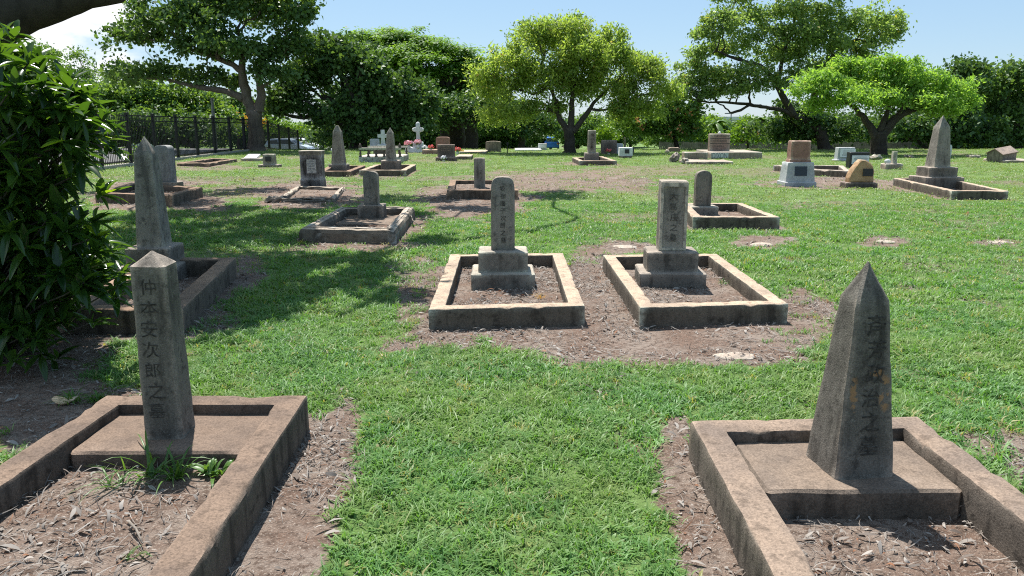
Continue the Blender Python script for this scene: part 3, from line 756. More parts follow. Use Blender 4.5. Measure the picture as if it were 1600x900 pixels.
def rock(label, px, py, wpx, hpx, mat, seed, lean=0, cat='rock'):
    g = G(px, py); w_ = W(wpx, g.y)/2; h_ = W(hpx, g.y)
    b = MB(); b.ball((0, 0, h_*.42), w_, w_*.9, h_*.58, 16, 11); b.rough(w_*.55, 1.6/w_, seed)
    b.v = [(p[0]+lean*p[2], p[1], p[2]) for p in b.v]
    o = b.build('rock', mat, None, auto=30); o.location = (g.x, g.y+w_, 0); return tag(o, label, cat)
rock('dark jagged stump-like rock left of the concrete slab', 1053, 254, 15, 15, M['stone_dark'], 3.3, .35)
rock('rounded tan rock at the left end of the cracked slab', 1071, 256.5, 12, 9, M['rubble'], 5.5)
s = Stone('low rough pinkish headstone far behind the jagged rock', 1053, 238, .4, group=GRH); s.round('tablet', 18, 233, 230.5, .3, M['granite_brown'], 0, .02, nose=.6, amp=.03)
rock('small pale stone beside the low pinkish headstone', 1043, 239, 7, 5, M['rubble'], 8.5)
# --- red granite on grey pedestal
s = Stone('red granite block with rough edges on a pale grey pedestal bearing a dark blue plaque', 1244, 291.5, .6, group=GRH)
s.box('foot', 49, 284.5, .6, M['grey_ped'], 0, 1, .012, .003, 3); s.box('pedestal', 46, 254, .5, M['grey_ped'], .04, .88, .01, .003, 3)
hp = s.hx; zp0, zp1 = s.z_prev, s.top
b = MB(); zz0, zz1 = zp0+(zp1-zp0)*.32, zp0+(zp1-zp0)*.80
b.add([(x, -.25*(1-.12*(z-zp0)/(zp1-zp0))-.008, z) for x, z in ((-hp*.42, zz0), (hp*.42, zz0), (hp*.42, zz1), (-hp*.42, zz1))]+[(x, -.25*(1-.12*(z-zp0)/(zp1-zp0))+.01, z) for x, z in ((-hp*.42, zz0), (hp*.42, zz0), (hp*.42, zz1), (-hp*.42, zz1))], [(0,1,2,3),(0,4,5,1),(1,5,6,2),(2,6,7,3),(3,7,4,0)])
b.build('plaque', M['plaque_blue'], s.e)
s.box('granite_step', 34, 248.8, .34, M['granite_red'], .06, .95, .015, .008, 5); s.box('granite_block', 31, 220, .3, M['granite_red'], .08, .98, .02, .010, 8)
# --- kerb behind
k14, c14, _ = kerb('long low grey kerb running behind the red granite block', [P(1258, 264, .17), P(1330, 268, .17), P(1318, 259, .17), P(1208, 258, .17)], .18, .16, M['kerb_grey'], .012, .02, GRK, .1, .15)
# --- sandstone boulder
s = Stone('rough orange sandstone boulder with a dark square plaque on a dark base', 1341, 294, .36, group=GRH)
s.box('base', 51, 285.5, .36, M['granite_dark'], 0, .97, .012, .006, 4)
w_ = s.w(19.5); z0 = s.z; zt = s.zz(250, .08)
pts = [(w_, z0), (w_*.98, z0+(zt-z0)*.5), (w_*.90, z0+(zt-z0)*.72), (w_*.55, z0+(zt-z0)*.90), (w_*.2, z0+(zt-z0)*1.0), (-w_*.1, z0+(zt-z0)*1.0), (-w_*.35, z0+(zt-z0)*.9), (-w_*.62, z0+(zt-z0)*.68), (-w_*.85, z0+(zt-z0)*.42), (-w_, z0+(zt-z0)*.18), (-w_*.95, z0)]
dense = []
for i in range(len(pts)):
    a, b_ = pts[i], pts[(i+1) % len(pts)]
    for k in range(4): dense.append((a[0]+(b_[0]-a[0])*k/4, a[1]+(b_[1]-a[1])*k/4))
b = MB(); b.extr(dense, -.13, .13, .03); b.rough(.02, 9, 2.2); b.build('boulder', M['sand'], s.e, auto=35)
zc = s.zz(269.5, .05); s.plate('plaque', .015, .015+s.w(15.5), zc-.085, zc+.085, -.142, M['plaque'])
# --- white plaques
s = Stone('slanted grey marker with a white plaque, farther of the two plaque markers', 1319, 252, .5, group=GRH)
s.box('foot', 32, 249.5, .5, M['grey_ped'], 0, 1, .01, .003, 2); s.box('block', 28, 230.5, .35, M['grey_ped'], .05, .92, .01, .003, 2)
s.plate('plaque', -s.hx*.75, s.hx*.95, s.top*.30, s.top*.88, -.182, M['plaque_white']); worn_lines(s.e, -s.hx*.6, s.hx*.8, s.top*.38, s.top*.8, 5, -.195, M['ink_grey'])
s = Stone('black-framed marker with a white plaque, directly behind the sandstone boulder', 1339, 262.5, .4, group=GRH)
s.box('block', 31, 238, .3, M['plaque'], 0, .98, .01, .002, 2)
s.plate('plaque', -s.hx*.8, s.hx*.92, s.top*.25, s.top*.80, -.155, M['plaque_white']); worn_lines(s.e, -s.hx*.7, s.hx*.8, s.top*.32, s.top*.74, 5, -.168, M['ink_grey'])
# --- broken post
s = Stone('short broken square post on a rough block with a white fragment, right of the plaques', 1392.5, 265, .5, group=GRH)
s.box('base', 28, 256, .45, M['rubble'], 0, .95, .02, .02, 4)
b = MB(); b.loft([(s.z-.02, .075, .075), (s.zz(246, .2), .07, .07), (s.zz(236.5, .2), .065, .065)], .06, 0, .01, 2); b.rough(.006, 8, 4); b.build('post', M['stone_mid'], s.e, auto=40)
b = MB(); b.ball((-.17, -.05, s.z+.06), .10, .09, .09, 12, 8); b.rough(.03, 8, 1); b.build('fragment', M['white_stone'], s.e, auto=40)
# --- right obelisk
k15, c15, _ = kerb('long tan topped kerb at the right edge around the stepped obelisk', [P(1487, 299, .17), P(1576, 299, .17), P(1470, 276.5, .17), P(1396, 279, .17)], .18, .13, M['kerb_pale'], .005, .012, GRK, .14, .12)
s = Stone('tall pointed grey obelisk on a two-step base, at the right under the lime-green tree', 1461, 292, .75, z0=0.05, group=GRH, rz=R(4))
s.box('lower_step', 63, 277, .72, M['stone_dark'], 0, 1, .012, .004, 4); s.box('upper_step', 47, 261.5, .54, M['stone_dark'], .09, 1, .012, .004, 4)
s.obelisk('obelisk', 27, 199, 180, M['stone'], taper=.64, setback=.18)
# --- gabled stone at the far right
s = Stone('rough low stone ledge under the gabled tomb at the far right', 1580, 255, 1.4, cat='stone ledge', name='stone_ledge'); s.box('ledge', 56, 250.5, 1.4, M['rubble'], 0, 1, .02, .03, 6)
Yl = s.Yf; g = D(1572, 250.2, Yl+.35)
e = empty('gabled_tomb', (g.x, g.y+.3, g.z), 'gable-topped grey stone tomb tilted on the rough ledge at the far right', 'tomb', None, R(-38)); e.rotation_euler = (R(6), R(3), R(-64))
hw, hh, dd = .30, .42, .42
b = MB(); b.extr([(hw, -.05), (hw, hh*.62), (0, hh*1.02), (-hw, hh*.62), (-hw, -.05)], -dd, dd, .012); b.rough(.006, 6, 7); b.build('chest', M['stone_mid'], e, auto=30)
b = MB(); b.extr([(hw+.04, hh*.58), (hw+.04, hh*.66), (0, hh*1.12), (-hw-.04, hh*.66), (-hw-.04, hh*.58), (0, hh*1.03)], -dd-.03, dd+.03, .006); b.build('lid', M['granite_brown'], e, auto=30)
s = Stone('pale blue-white round-topped headstone in the shade beyond the right obelisk', 1478.5, 247, .3, group=GRH); s.round('tablet', 11, 231, 226, .2, M['white_stone'], 0, .012, nose=.7)
s = Stone('low brown block in the shade far right of the obelisk', 1520, 247, .5, cat='stone block', name='stone_block'); s.box('block', 16, 243, .5, M['granite_brown'], 0, .9, .02, .01, 2)
rock('low dark stone lying in the grass left of the right obelisk', 1423, 247, 14, 4, M['stone_dark'], 2.7)
rock('grey broken stone at the foot of the lime-green tree', 1372, 250, 18, 8, M['stone_mid'], 6.1)
# --- left small ones
s = Stone('small grey block marker with a dark plaque on a flat foot, left lawn', 422, 261.5, .5, group=GRH)
s.box('foot', 31, 257.5, .5, M['stone_dark'], 0, 1, .01, .004, 2); s.box('block', 18.5, 241, .3, M['stone_mid'], .1, .92, .012, .004, 2); s.plate('plaque', -.09, .09, s.top*.45, s.top*.8, -.158, M['plaque'])
k16, c16, _ = kerb('low brown stone kerb near the steel fence on the left', [P(276, 255, .1), P(326, 256, .1), P(370, 249, .1), P(330, 248, .1)], .12, .2, M['kerb'], .015, .02, GRK, .15, .15)
s = Stone('white tilted slab lying on a low plinth left of the small grey marker', 397, 252, .7, cat='grave slab', name='grave_slab')
s.box('plinth', 30, 247.5, .8, M['rubble'], 0, 1, .01, .006, 2)
b = MB(); b.box(-s.hx*.8, s.hx*.5, -.3, .3, 0, .06, .008); o = b.build('slab', M['white_paint'], s.e); o.location = (0, 0, s.top+.02); o.rotation_euler = (R(12), 0, 0)
rock('rounded grey rock at the corner of the broken low kerb', 424, 317, 24, 10, M['stone_dark'], 11.)
rock('pale stone lying near the blunt stained obelisk', 520, 263, 14, 5, M['rubble'], 12.)
rock('small white rounded stone near the car beyond the fence', 519, 237, 6, 5, M['white_paint'], 13.)

# flat worn cement markers in the lawn
def disc(label, px, py, rpx, squash=1., mat='rubble'):
    g = G(px, py); r_ = W(rpx, g.y)
    b = MB(); n = 26; pts = []
    for k in range(n):
        a = 2*math.pi*k/n; rr = r_*(1+.4*mnoise.noise((math.cos(a)*1.3+px, math.sin(a)*1.3, 0)))
        pts.append((rr*math.cos(a), rr*math.sin(a)*squash))
    vs = [(x, y, -.03) for x, y in pts]+[(x, y, .006) for x, y in pts]+[(x*.85, y*.85, .014) for x, y in pts]
    fs = [(i, (i+1) % n, n+(i+1) % n, n+i) for i in range(n)]+[(n+i, n+(i+1) % n, 2*n+(i+1) % n, 2*n+i) for i in range(n)]+[tuple(range(2*n, 3*n))]
    b.add(vs, fs); b.rough(.006, 6, px)
    o = b.build('flat_marker', M[mat], None, auto=40); o.location = (g.x, g.y, 0); tag(o, label, 'flat marker')
disc('flat pale cement marker just in front of the kerb with the thin round-topped slab', 1190, 382.5, 17)
disc('flat pale cement marker right of the kerb behind the pair', 1384, 378, 14)
disc('flat pale cement marker at the right edge of the lawn', 1561, 379, 19, .8)
disc('flat pale cement marker left of the square panelled pillar', 978, 386, 19, .7)
disc('flat tan cement marker in the bare soil in front of the right pair kerb', 1150, 558, 32, .6)

# ------------------------------------------------------------------ ground
def axis(lo, hi, fine, hi2, fine2, far):
    a = list(np.arange(lo, hi+1e-6, fine)); a += list(np.arange(a[-1]+fine2, hi2, fine2)); s = fine2; p = a[-1]
    while p < far: s *= 1.18; p += s; a.append(p)
    return a
ys = axis(.6, 13, .055, 36, .13, 700); neg = []; s_ = .055; p = .6
while p > -60: s_ *= 1.3; p -= s_; neg.append(p)
ys = np.array(neg[::-1]+ys); xp = axis(0, 5.5, .06, 17, .14, 600); xs = np.array([-v for v in xp[:0:-1]]+xp)
X, Yg = np.meshgrid(xs, ys)
DM = dirt_mask(X, Yg)
Z = terr(X, Yg)+(fbm(X*1.1, Yg*1.1, 41)-.5)*.03*np.clip(Yg/3, .3, 1)+(fbm(X*7, Yg*7, 43)-.5)*.016+fill_z(X, Yg)
nx, ny = len(xs), len(ys)
idx = np.arange(nx*ny).reshape(ny, nx)
Fq = np.stack([idx[:-1, :-1], idx[:-1, 1:], idx[1:, 1:], idx[1:, :-1]], axis=-1).reshape(-1, 4)
me = mesh_np('ground', np.stack([X.ravel(), Yg.ravel(), Z.ravel()], 1), Fq)
at = me.attributes.new('dirt', 'FLOAT', 'POINT'); at.data.foreach_set('value', DM.ravel().astype(np.float32))
m, nt, b_, out = newmat('lawn_and_bare_soil')
tc = N(nt, 'TexCoord'); v = tc.outputs['Object']; a = N(nt, 'Attribute'); a.attribute_name = 'dirt'
nA = noise_n(nt, v, .35, 6, .6); nB = noise_n(nt, v, 2.6, 7, .65); nC = noise_n(nt, v, 22, 6, .7); nD = noise_n(nt, v, 95, 4, .7)
lawn = mixc(nt, ramp(nt, nA, .35, .65), (.125, .215, .055), (.18, .255, .085))
lawn = mixc(nt, ramp(nt, nB, .42, .64), lawn, (.095, .155, .045))
lawn = mixc(nt, ramp(nt, nC, .56, .70, 0, .6), lawn, (.25, .225, .14))
soil = mixc(nt, ramp(nt, nB, .38, .62), (.195, .128, .094), (.285, .225, .182))
soil = mixc(nt, ramp(nt, nC, .46, .62), soil, (.13, .09, .068))
soil = mixc(nt, ramp(nt, nD, .54, .66), soil, (.40, .33, .27))
sm = N(nt, 'Math', operation='ADD'); nt.links.new(a.outputs['Fac'], sm.inputs[0])
off = ramp(nt, nC, .3, .7, -.28, .28); nt.links.new(off, sm.inputs[1])
fac = ramp(nt, sm.outputs[0], .32, .60)
nt.links.new(mixc(nt, fac, lawn, soil), b_.inputs['Base Color']); b_.inputs['Roughness'].default_value = .95; b_.inputs['Specular IOR Level'].default_value = .15
ad = N(nt, 'Math', operation='ADD'); nt.links.new(nC, ad.inputs[0]); nt.links.new(nD, ad.inputs[1])
bump(nt, b_, ad.outputs[0], .8, .03)
ground = link('ground', me, m, None, True); tag(ground, None, None, None, 'structure')

# road beyond the fence
m, nt, b_, out = newmat('asphalt'); v = N(nt, 'TexCoord').outputs['Object']
nt.links.new(mixc(nt, noise_n(nt, v, 1.2, 6), (.07, .068, .065), (.13, .125, .12)), b_.inputs['Base Color']); b_.inputs['Roughness'].default_value = .9
def strip(name, x0, x1, y0, y1, dz, mat, n=60):
    yy = np.linspace(y0, y1, n); V = []; Fq = []
    for i, y in enumerate(yy):
        for x in (x0, x1): V.append((x, y, tz(x, y)+dz))
        if i: Fq.append((2*i-2, 2*i-1, 2*i+1, 2*i))
    o = link(name, mesh_np(name, V, Fq), mat); return tag(o, kind='structure')
strip('road', -24, -14.6, 12, 110, .05, m)
b = MB()
kk = M['rubble']
yy = np.linspace(12, 60, 40)
for i in range(39):
    z0, z1 = tz(0, yy[i]), tz(0, yy[i+1])
    b.add([(-13.35, yy[i], z0-.1), (-13.1, yy[i], z0-.1), (-13.1, yy[i], z0+.09), (-13.35, yy[i], z0+.09), (-13.35, yy[i+1], z1-.1), (-13.1, yy[i+1], z1-.1), (-13.1, yy[i+1], z1+.09), (-13.35, yy[i+1], z1+.09)], [(3,2,6,7),(2,1,5,6),(0,3,7,4)])
tag(b.build('fence_kerb', kk), 'low concrete edging strip running under the black steel fence', 'edging')

# ------------------------------------------------------------------ scattered grass and litter (stuff)
def hidden_collection(name, meshes, mat):
    c = bpy.data.collections.new(name)
    for i, me in enumerate(meshes):
        me.materials.append(mat); o = bpy.data.objects.new(name+'_piece', me); c.objects.link(o)
    return c
def scatter(name, pts, rot, scl, coll, label, cat):
    me = bpy.data.meshes.new(name); me.vertices.add(len(pts)); me.vertices.foreach_set('co', np.asarray(pts, dtype=np.float32).ravel())
    a = me.attributes.new('rot', 'FLOAT_VECTOR', 'POINT'); a.data.foreach_set('vector', np.asarray(rot, dtype=np.float32).ravel())
    a = me.attributes.new('scl', 'FLOAT', 'POINT'); a.data.foreach_set('value', np.asarray(scl, dtype=np.float32))
    o = link(name, me); tag(o, label, cat, None, 'stuff')
    ng = bpy.data.node_groups.new(name+'_nodes', 'GeometryNodeTree')
    ng.interface.new_socket('Geometry', in_out='INPUT', socket_type='NodeSocketGeometry'); ng.interface.new_socket('Geometry', in_out='OUTPUT', socket_type='NodeSocketGeometry')
    gi = ng.nodes.new('NodeGroupInput'); go = ng.nodes.new('NodeGroupOutput')
    ci = ng.nodes.new('GeometryNodeCollectionInfo'); ci.inputs['Collection'].default_value = coll; ci.inputs['Separate Children'].default_value = True; ci.inputs['Reset Children'].default_value = True
    ip = ng.nodes.new('GeometryNodeInstanceOnPoints'); ip.inputs['Pick Instance'].default_value = True
    na = ng.nodes.new('GeometryNodeInputNamedAttribute'); na.data_type = 'FLOAT_VECTOR'; na.inputs[0].default_value = 'rot'
    nb = ng.nodes.new('GeometryNodeInputNamedAttribute'); nb.data_type = 'FLOAT'; nb.inputs[0].default_value = 'scl'
    L = ng.links.new
    L(gi.outputs[0], ip.inputs['Points']); L(ci.outputs[0], ip.inputs['Instance']); L(na.outputs[0], ip.inputs['Rotation']); L(nb.outputs[0], ip.inputs['Scale']); L(ip.outputs[0], go.inputs[0])
    md = o.modifiers.new('scatter', 'NODES'); md.node_group = ng
    return o

def tuft(n, rad, hmin, hmax, wid, lean=1.0):
    V = []; Fq = []
    for i in range(n):
        a = random.uniform(0, 6.283); r_ = rad*math.sqrt(random.random()); bx, by = r_*math.cos(a), r_*math.sin(a)
        d = random.uniform(0, 6.283); h = random.uniform(hmin, hmax); ln = h*random.uniform(.5, 1.6)*lean; w = wid*random.uniform(.7, 1.2)
        dx, dy = math.cos(d), math.sin(d); sx, sy = -dy*w/2, dx*w/2; o = len(V)
        for t, k in ((0, .8), (.5, 1.), (1., .1)):
            px_, py_, z = bx+dx*ln*t**1.5, by+dy*ln*t**1.5, h*(1-(1-t)**1.6)*(1-.25*t*t*lean*.6)
            V += [(px_-sx*k, py_-sy*k, z), (px_+sx*k, py_+sy*k, z)]
        Fq += [(o, o+1, o+3, o+2), (o+2, o+3, o+5, o+4)]
    return mesh_np('tuft', V, Fq)
near_c = hidden_collection('grass_near_source', [tuft(16, .05, .016, .048, .0060, 1.15) for _ in range(8)]+[tuft(9, .05, .010, .030, .0125, 1.3) for _ in range(2)]+[tuft(7, .06, .03, .075, .0035, 1.5)], M['grass'])
mid_c = hidden_collection('grass_mid_source', [tuft(16, .09, .018, .05, .009) for _ in range(6)], M['grass'])
far_c = hidden_collection('grass_far_source', [tuft(18, .20, .015, .042, .015) for _ in range(6)], M['grass_far'])

def lawn_points(d0, d1, dens, keep_pow=1.0):
    wmax = .80*d1+1.8; n = int(dens*(d1-d0)*2*wmax)
    y = rng.uniform(d0, d1, n); x = rng.uniform(-wmax, wmax, n); k = np.abs(x) < .80*y+1.8
    x, y = x[k], y[k]
    dm = dirt_mask(x, y); patch = fbm(x*1.4, y*1.4, 77)
    keep = rng.uniform(0, 1, len(x)) > np.clip(dm*1.25-.1, 0, 1)
    keep &= rng.uniform(0, 1, len(x)) < np.clip(.45+1.1*patch, .4, 1)
    keep &= ~((x < -13) & (y > 10))
    x, y, patch = x[keep], y[keep], patch[keep]
    z = terr(x, y)+(fbm(x*1.1, y*1.1, 41)-.5)*.03*np.clip(y/3, .3, 1)
    n = len(x); rot = np.stack([rng.normal(0, .15, n), rng.normal(0, .15, n), rng.uniform(0, 6.283, n)], 1)
    scl = rng.uniform(.65, 1.25, n)*(.65+.7*patch)
    return np.stack([x, y, z-.004], 1), rot, scl
p1 = lawn_points(1.2, 6.5, 700); scatter('lawn_grass', *p1, near_c, 'short mown green grass blades close to the camera', 'grass')
p2 = lawn_points(6.5, 15, 230); scatter('lawn_grass', *p2, mid_c, 'short mown green grass around the middle graves', 'grass')
p3 = lawn_points(15, 46, 34); scatter('lawn_grass', *p3, far_c, 'short mown green grass of the far lawn', 'grass')

def strips(n, lo, hi, wid):
    out = []
    for _ in range(n):
        L = random.uniform(lo, hi); w = wid*random.uniform(.5, 1.3); c = random.uniform(-.35, .35)/(L*14); V = []; Fq = []; k = 5; cz = random.uniform(.1, .5)
        for i in range(k+1):
            t = i/k-.5; ww = w*(1-(2*abs(t))**2.2)+.0006
            x = L*t; y = c*L*t*t*2; z = cz*L*(.25-t*t)*random.uniform(.6, 1.3)+.002
            V += [(x, y-ww/2, z+ww*.25), (x, y+ww/2, z)]
            if i: o = 2*i; Fq.append((o-2, o-1, o+1, o))
        out.append(mesh_np('litter', V, Fq))
    return out
lit_c = hidden_collection('litter_source', strips(16, .010, .034, .008)+strips(3, .035, .07, .013)+strips(16, .04, .12, .0026), M['litter'])
def litter_points(d0, d1, dens):
    wmax = .80*d1+.6; n = int(dens*(d1-d0)*2*wmax); y = rng.uniform(d0, d1, n); x = rng.uniform(-wmax, wmax, n); k = np.abs(x) < .80*y+.6; x, y = x[k], y[k]
    dm = dirt_mask(x, y); cl = fbm(x*2.2, y*2.2, 91)
    k = rng.uniform(0, 1, len(x)) < dm*np.clip((cl-.30)*2.6, .06, 1); x, y = x[k], y[k]; n = len(x)
    z = terr(x, y)+(fbm(x*1.1, y*1.1, 41)-.5)*.03*np.clip(y/3, .3, 1)+fill_z(x, y)+rng.uniform(0, .014, n)
    return np.stack([x, y, z], 1), np.stack([rng.normal(0, .35, n), rng.normal(0, .35, n), rng.uniform(0, 6.283, n)], 1), rng.uniform(.5, 1.35, n)**1.3
scatter('leaf_litter', *litter_points(1.2, 9, 2400), lit_c, 'dry grey and brown leaf litter on the bare soil', 'leaf litter')
q = litter_points(9, 22, 260); scatter('leaf_litter', q[0], q[1], q[2]*1.7, lit_c, 'dry leaf litter around the farther graves', 'leaf litter')

# ------------------------------------------------------------------ trees
def limb_path(a, b, n=7, bow=.15, wig=.08):
    a, b = Vector(a), Vector(b); L = (b-a).length; off = Vector((random.uniform(-1, 1), random.uniform(-1, 1), random.uniform(.2, 1)))*bow*L
    return [a.lerp(b, t)+off*(4*t*(1-t))*.6+Vector((random.gauss(0, 1), random.gauss(0, 1), random.gauss(0, 1)))*wig*L*.35*(t*(1-t)*4) for t in [i/n for i in range(n+1)]]

def crown_mesh(lobes, cl_r, per, lL, lW, dens, droop=0., bias=.35, flat=.75, shell=.45):
    """lobes: (centre, rx, ry, rz); returns leaf mesh arrays and the clump centres"""
    cents = []
    for c, rx, ry, rz in lobes:
        n = max(4, int(dens*(rx*ry*rz)**(2/3)))
        d = rng.normal(size=(n, 3)); d /= np.linalg.norm(d, axis=1)[:, None]
        low = d[:, 2] < -.35; d[low, 2] *= -.6*rng.uniform(0, 1, low.sum())
        rr = (shell+(1-shell)*rng.uniform(0, 1, (n, 1))**.6)*rng.uniform(.82, 1.1, (n, 1))
        cents.append(np.array(c)+d*rr*np.array([rx, ry, rz]))
    cents = np.concatenate(cents); m = len(cents)
    k = np.repeat(np.arange(m), per); cr = (cl_r*rng.uniform(.6, 1.3, m))[k][:, None]
    g = rng.normal(size=(len(k), 3))*.55; pos = cents[k]+g*cr*np.array([1, 1, flat]); 
    if droop: pos[:, 2] -= np.abs(rng.normal(0, 1, len(k)))*droop*cl_r
    up = np.zeros((len(k), 3)); up[:, 2] = 1; up += g*.5
    up /= np.linalg.norm(up, axis=1)[:, None]
    V, Fq, rn = leaf_quads(pos, up, lL, lW, bias, droop)
    tone = rng.uniform(0, 1, m)[k]; rn = np.clip(.55*tone+.45*rn, 0, 1)
    sel = rng.uniform(0, 1, len(rn)) > .97; rn[sel] = rng.uniform(.9, 1, sel.sum())
    return V, Fq, rn, cents

def tree(label, Y, base_px, fork, lobes, leafmat, barkmat, r0, cl_r=.45, per=26, lL=.24, lW=.13, dens=9, droop=0., bias=.35, flat=.75, thick=.75, twigs=6, name='tree', cat='tree', group=None, basez=None, lean_paths=None, blossoms=0, shell=.45, dspread=.6, limb_r=.42):
    lL *= .70; lW *= .78; per = int(per*2.2)
    bx = D(base_px, 235, Y).x; zb = tz(bx, Y) if basez is None else basez
    base = Vector((bx, Y, zb)); e = empty(name, base, label, cat, group)
    Fk = D(fork[0], fork[1], Y)-base
    L3 = []
    for lb in lobes:
        px, py, rx, ry = lb[:4]; dy = lb[4] if len(lb) > 4 else random.uniform(-1, 1)*W(rx, Y, 4)*dspread
        c = D(px, py, Y+dy)-base
        L3.append((c, W(rx, Y+dy, 4), W(rx, Y+dy, 4)*thick, W(ry, Y+dy, 4)))
    V, Fq, rn, cents = crown_mesh([(tuple(l[0]),)+l[1:] for l in L3], cl_r, per, lL, lW, dens, droop, bias, flat, shell)
    link('crown', mesh_np('crown', V, Fq, rn), leafmat, e)
    if blossoms:
        k = rng.choice(len(cents), blossoms); pos = np.repeat(cents[k], 8, 0)+rng.normal(0, .09, (blossoms*8, 3)); pos[:, 1] -= .3
        n_ = np.zeros_like(pos); n_[:, 1] = -1
        V, Fq, rn = leaf_quads(pos, n_, .13, .11, .5); link('blossom', mesh_np('blossom', V, Fq, rn), M['blossom'], e)
    b = MB()
    tr = limb_path((0, 0, -.2), Fk, 8, .04, .04)
    b.tube(tr, [r0*(1.55 if i == 0 else 1.2 if i == 1 else 1-.25*i/8) for i in range(9)], 12)
    targets = [(l[0]-Vector((0, 0, l[3]*.25)), l[1]) for l in L3]
    skel = [(tr[8], 1.)]
    for lp in (lean_paths or []):
        pts = [D(x, y, Y+(dy if len(p_) > 2 else 0))-base for p_ in lp[0] for x, y, dy in [(p_[0], p_[1], p_[2] if len(p_) > 2 else 0)]]
        sm = []
        for i in range(len(pts)-1):
            p0, p1, p2, p3 = pts[max(i-1, 0)], pts[i], pts[i+1], pts[min(i+2, len(pts)-1)]
            for t in (0, .25, .5, .75):
                sm.append(.5*((2*p1)+(p2-p0)*t+(2*p0-5*p1+4*p2-p3)*t*t+(3*p1-p0-3*p2+p3)*t**3)+Vector((random.gauss(0, .02), random.gauss(0, .02), random.gauss(0, .02))))
        sm.append(pts[-1]); n = len(sm)
        skel += [(sm[i], 1-.78*i/n) for i in range(n//3, n)]
        b.tube(sm, [lp[1]*(1-.78*i/n) for i in range(n)], 8)
    for c, rx in targets:
        if lean_paths: st, sf = min(skel, key=lambda q: (q[0]-c).length+max(0, q[0].z-c.z)*.8+random.uniform(0, .5))
        else: st, sf = tr[random.choice((6, 7, 8, 8))], 1.
        p = limb_path(st, c, 8, .12, .12); rl = r0*limb_r*random.uniform(.8, 1.15)*(.35+.45*sf if lean_paths else 1)
        b.tube(p, [rl*(1-.8*i/8) for i in range(9)], 7)
        dist = np.linalg.norm(cents-np.array(c), axis=1); near = np.argsort(dist)[:max(twigs*4, 4)]
        for j in rng.choice(near, min(twigs, len(near)), replace=False):
            st2 = p[random.choice((4, 5, 6, 7, 8))]; q = limb_path(st2, cents[j], 5, .12, .15); rt = rl*.28
            b.tube(q, [rt*(1-.75*i/5) for i in range(6)], 5, False)
    b.rough(r0*.12, 2.5/max(r0, .15), random.random()*30)
    b.build('trunk', barkmat, e, smooth=True)
    return e

TB = 'trees around the cemetery'
# big spreading tree on the left
tree('big spreading tree with a thick forked grey-brown trunk, left of the lawn', 40, 401, (398, 172),
     [(380, 20, 110, 50), (265, 35, 80, 42), (212, 62, 42, 26), (335, 78, 75, 36), (452, 78, 44, 46), (232, 118, 68, 24), (322, 128, 52, 20), (420, -20, 80, 40), (300, -25, 80, 34), (455, 30, 40, 40), (432, 118, 36, 26)],
     M['leaf_deep'], M['bark'], .43, .50, 38, .30, .19, 14, twigs=7, group=TB, limb_r=.36,
     lean_paths=[([(396, 180), (385, 150), (379, 115), (378, 85), (372, 50)], .30), ([(404, 175), (408, 145), (404, 110), (420, 80)], .26), ([(380, 155), (355, 143), (320, 138), (285, 130), (250, 122)], .20), ([(379, 112), (345, 92), (300, 78), (250, 60)], .17)])
# dense dark tree with rounded leaf clumps
tree('dense dark green tree whose foliage hangs almost to the ground, left of centre', 43, 560, (560, 190),
     [(530, 105, 60, 45), (600, 140, 66, 42), (650, 168, 45, 42), (478, 128, 42, 42), (458, 165, 34, 26), (545, 180, 70, 36), (640, 196, 52, 28), (500, 78, 44, 24), (565, 95, 42, 28), (560, 208, 60, 20), (620, 160, 60, 40), (446, 150, 30, 26), (432, 178, 26, 14)],
     M['leaf_dark'], M['bark_dark'], .5, .55, 40, .32, .2, 17, bias=.3, group=TB, twigs=3)
tree('wide flat-domed rain tree with layered fine foliage, behind the dense dark tree', 56, 705, (700, 175),
     [(625, 64, 64, 18), (690, 84, 56, 18), (572, 62, 52, 16), (735, 108, 42, 18), (650, 92, 60, 20), (595, 84, 55, 18), (700, 116, 58, 20), (640, 116, 50, 20), (748, 136, 42, 20), (660, 72, 50, 16), (715, 98, 44, 16), (600, 104, 60, 20), (690, 142, 55, 16), (740, 160, 45, 18), (690, 178, 60, 24), (740, 190, 40, 22)],
     M['leaf_rain'], M['bark_dark'], .7, .7, 50, .36, .15, 13, bias=.75, flat=.35, group=TB, twigs=4)
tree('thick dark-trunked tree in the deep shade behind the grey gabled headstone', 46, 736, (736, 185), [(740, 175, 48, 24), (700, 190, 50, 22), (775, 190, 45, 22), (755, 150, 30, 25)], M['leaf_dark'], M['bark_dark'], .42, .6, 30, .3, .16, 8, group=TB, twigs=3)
tree('dark-trunked tree in the deep shade behind the reddish-brown headstone', 47, 713, (712, 188), [(690, 180, 45, 26), (650, 190, 50, 24), (720, 165, 40, 26)], M['leaf_dark'], M['bark_dark'], .6, .6, 30, .3, .16, 8, group=TB, twigs=3)
